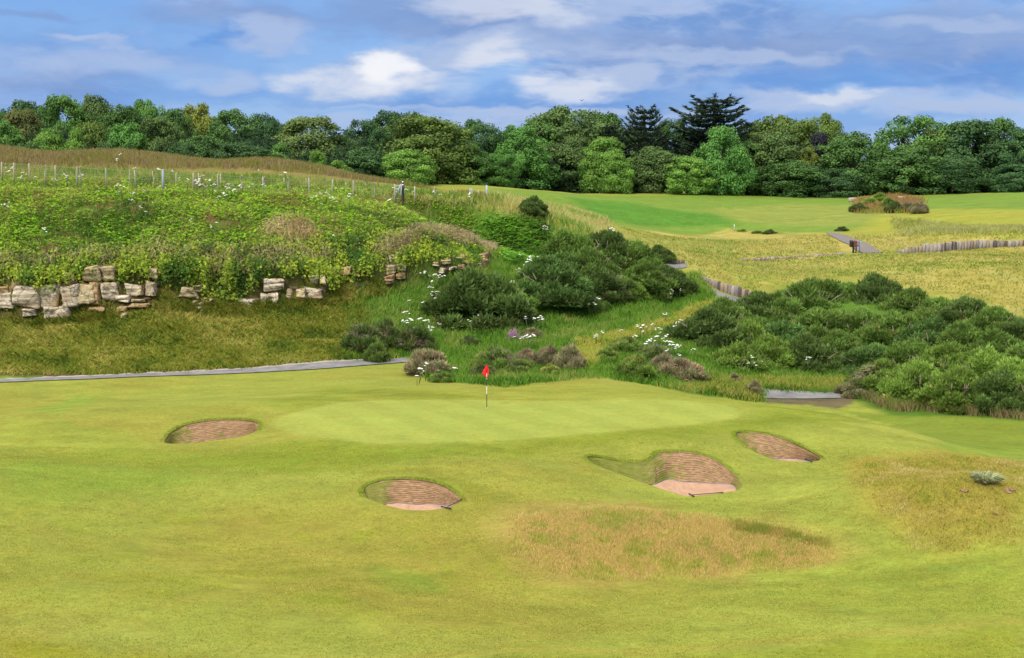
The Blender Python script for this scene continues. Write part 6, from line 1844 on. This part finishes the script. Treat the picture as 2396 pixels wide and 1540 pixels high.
ribbon('ramp', [(1932, 545), (1965, 548), (2005, 562), (2068, 592)], [(1940, 551), (1962, 563), (1995, 580), (2020, 594)], plain_mat('planks', (.13, .115, .11), .9, .35, 4, .2, stretch=(.3, 3, 1)), .08, 'grey timber ramp leading up to the tee', 60)

# ------------------------------------------------------------------ sign boards at the path junction
X, Y, z = G(2000, 592)
pxm = Y / FOC
sb = empty('notice_board', (X, Y, z)); tag(sb, 'dark red-brown notice board on black legs at the path junction', 'sign')
def box(x0, x1, y0, y1, z0, z1, name, mat, par, n=3):
    v, f = block((x0 + x1) / 2, (y0 + y1) / 2, (z0 + z1) / 2, x1 - x0, y1 - y0, z1 - z0, np.random.default_rng(1), 0, n, .002); return mesh_from(name, v, f, mat, par)
u = lambda px: px * pxm
box(u(-12), u(-5.5), -.3, .3, u(14), u(30), 'side_box', M_BLACK, sb)
box(u(-5.5), u(4), -.12, .0, u(14.5), u(29), 'board', plain_mat('rust_red', (.13, .045, .03), .8, .3, 6), sb)
box(u(-5.5), u(-1.5), -.08, .08, -.1, u(16), 'leg', M_BLACK, sb)
box(u(1.5), u(4), -.08, .08, -.1, u(15), 'leg', M_BLACK, sb)
s2 = empty('notice_board', (X + u(10), Y + .5, z)); tag(s2, 'grey slatted board with white edge right behind the dark notice board', 'sign')
box(u(-6), u(4), -.04, .04, u(15), u(29), 'board', plain_mat('grey_slats', (.20, .19, .22), .8, .3, 6, stretch=(6, 1, .3)), s2)
box(u(4.05), u(7), -.04, .04, u(16), u(27), 'edge_panel', M_POSTW, s2)
for dx in (-5, 4):
    v, f = tube([(u(dx), 0, -.1), (u(dx), 0, u(15))], [.03, .03], 6); mesh_from('leg', v, f, M_BLACK, s2)
# white tee marker, far bird, white stones
X, Y, z = G(1718, 540); tm = empty('tee_marker', (X, Y, z)); tag(tm, 'tiny white marker post on the edge of the far tee', 'marker')
v, f = tube([(0, 0, 0), (0, 0, .55)], [.06, .055], 8); mesh_from('post', v, f, M_POSTW, tm)
v, f = tube([(0, 0, .55), (0, 0, .72), (0, 0, .78)], [.07, .07, .03], 8); mesh_from('cap', v, f, M_WHITE, tm)
for x, y, s, lab in ((1996, 472, .9, 'white boulder at the left end of the far mound'), (2062 + 48, 468, .8, 'pale boulder showing behind the far mound bushes')):
    X, Y, z = G(x, y); v, f = block(0, 0, s * .3, s * 1.5, s, s * .8, r, .3, n=4)
    o = mesh_from('boulder', v, f, M_ROCK, cols=np.tile(S3(235, 230, 225), (len(v), 1))); o.location = (X, Y, z); tag(o, lab, 'rock')
bx, byy, bz = PY(1361, 235, 180)
V_ = [(0, 0, 0), (-.28, -.1, .10), (-.14, .1, .03), (.28, -.1, .12), (.14, .1, .02), (0, -.3, .02), (0, .35, 0), (0, 0, -.08), (-.06, 0, -.02), (.06, 0, -.02)]
F_ = [[5, 8, 0], [5, 0, 9], [6, 0, 8], [6, 9, 0], [5, 7, 8], [5, 9, 7], [6, 8, 7], [6, 7, 9], [0, 1, 2], [0, 4, 3], [8, 2, 1], [9, 3, 4]]
o = mesh_from('bird', V_, F_, M_BLACK); o.location = (bx, byy, bz); o.scale = (1.3,) * 3; tag(o, 'small dark bird flying over the middle of the wood', 'bird')
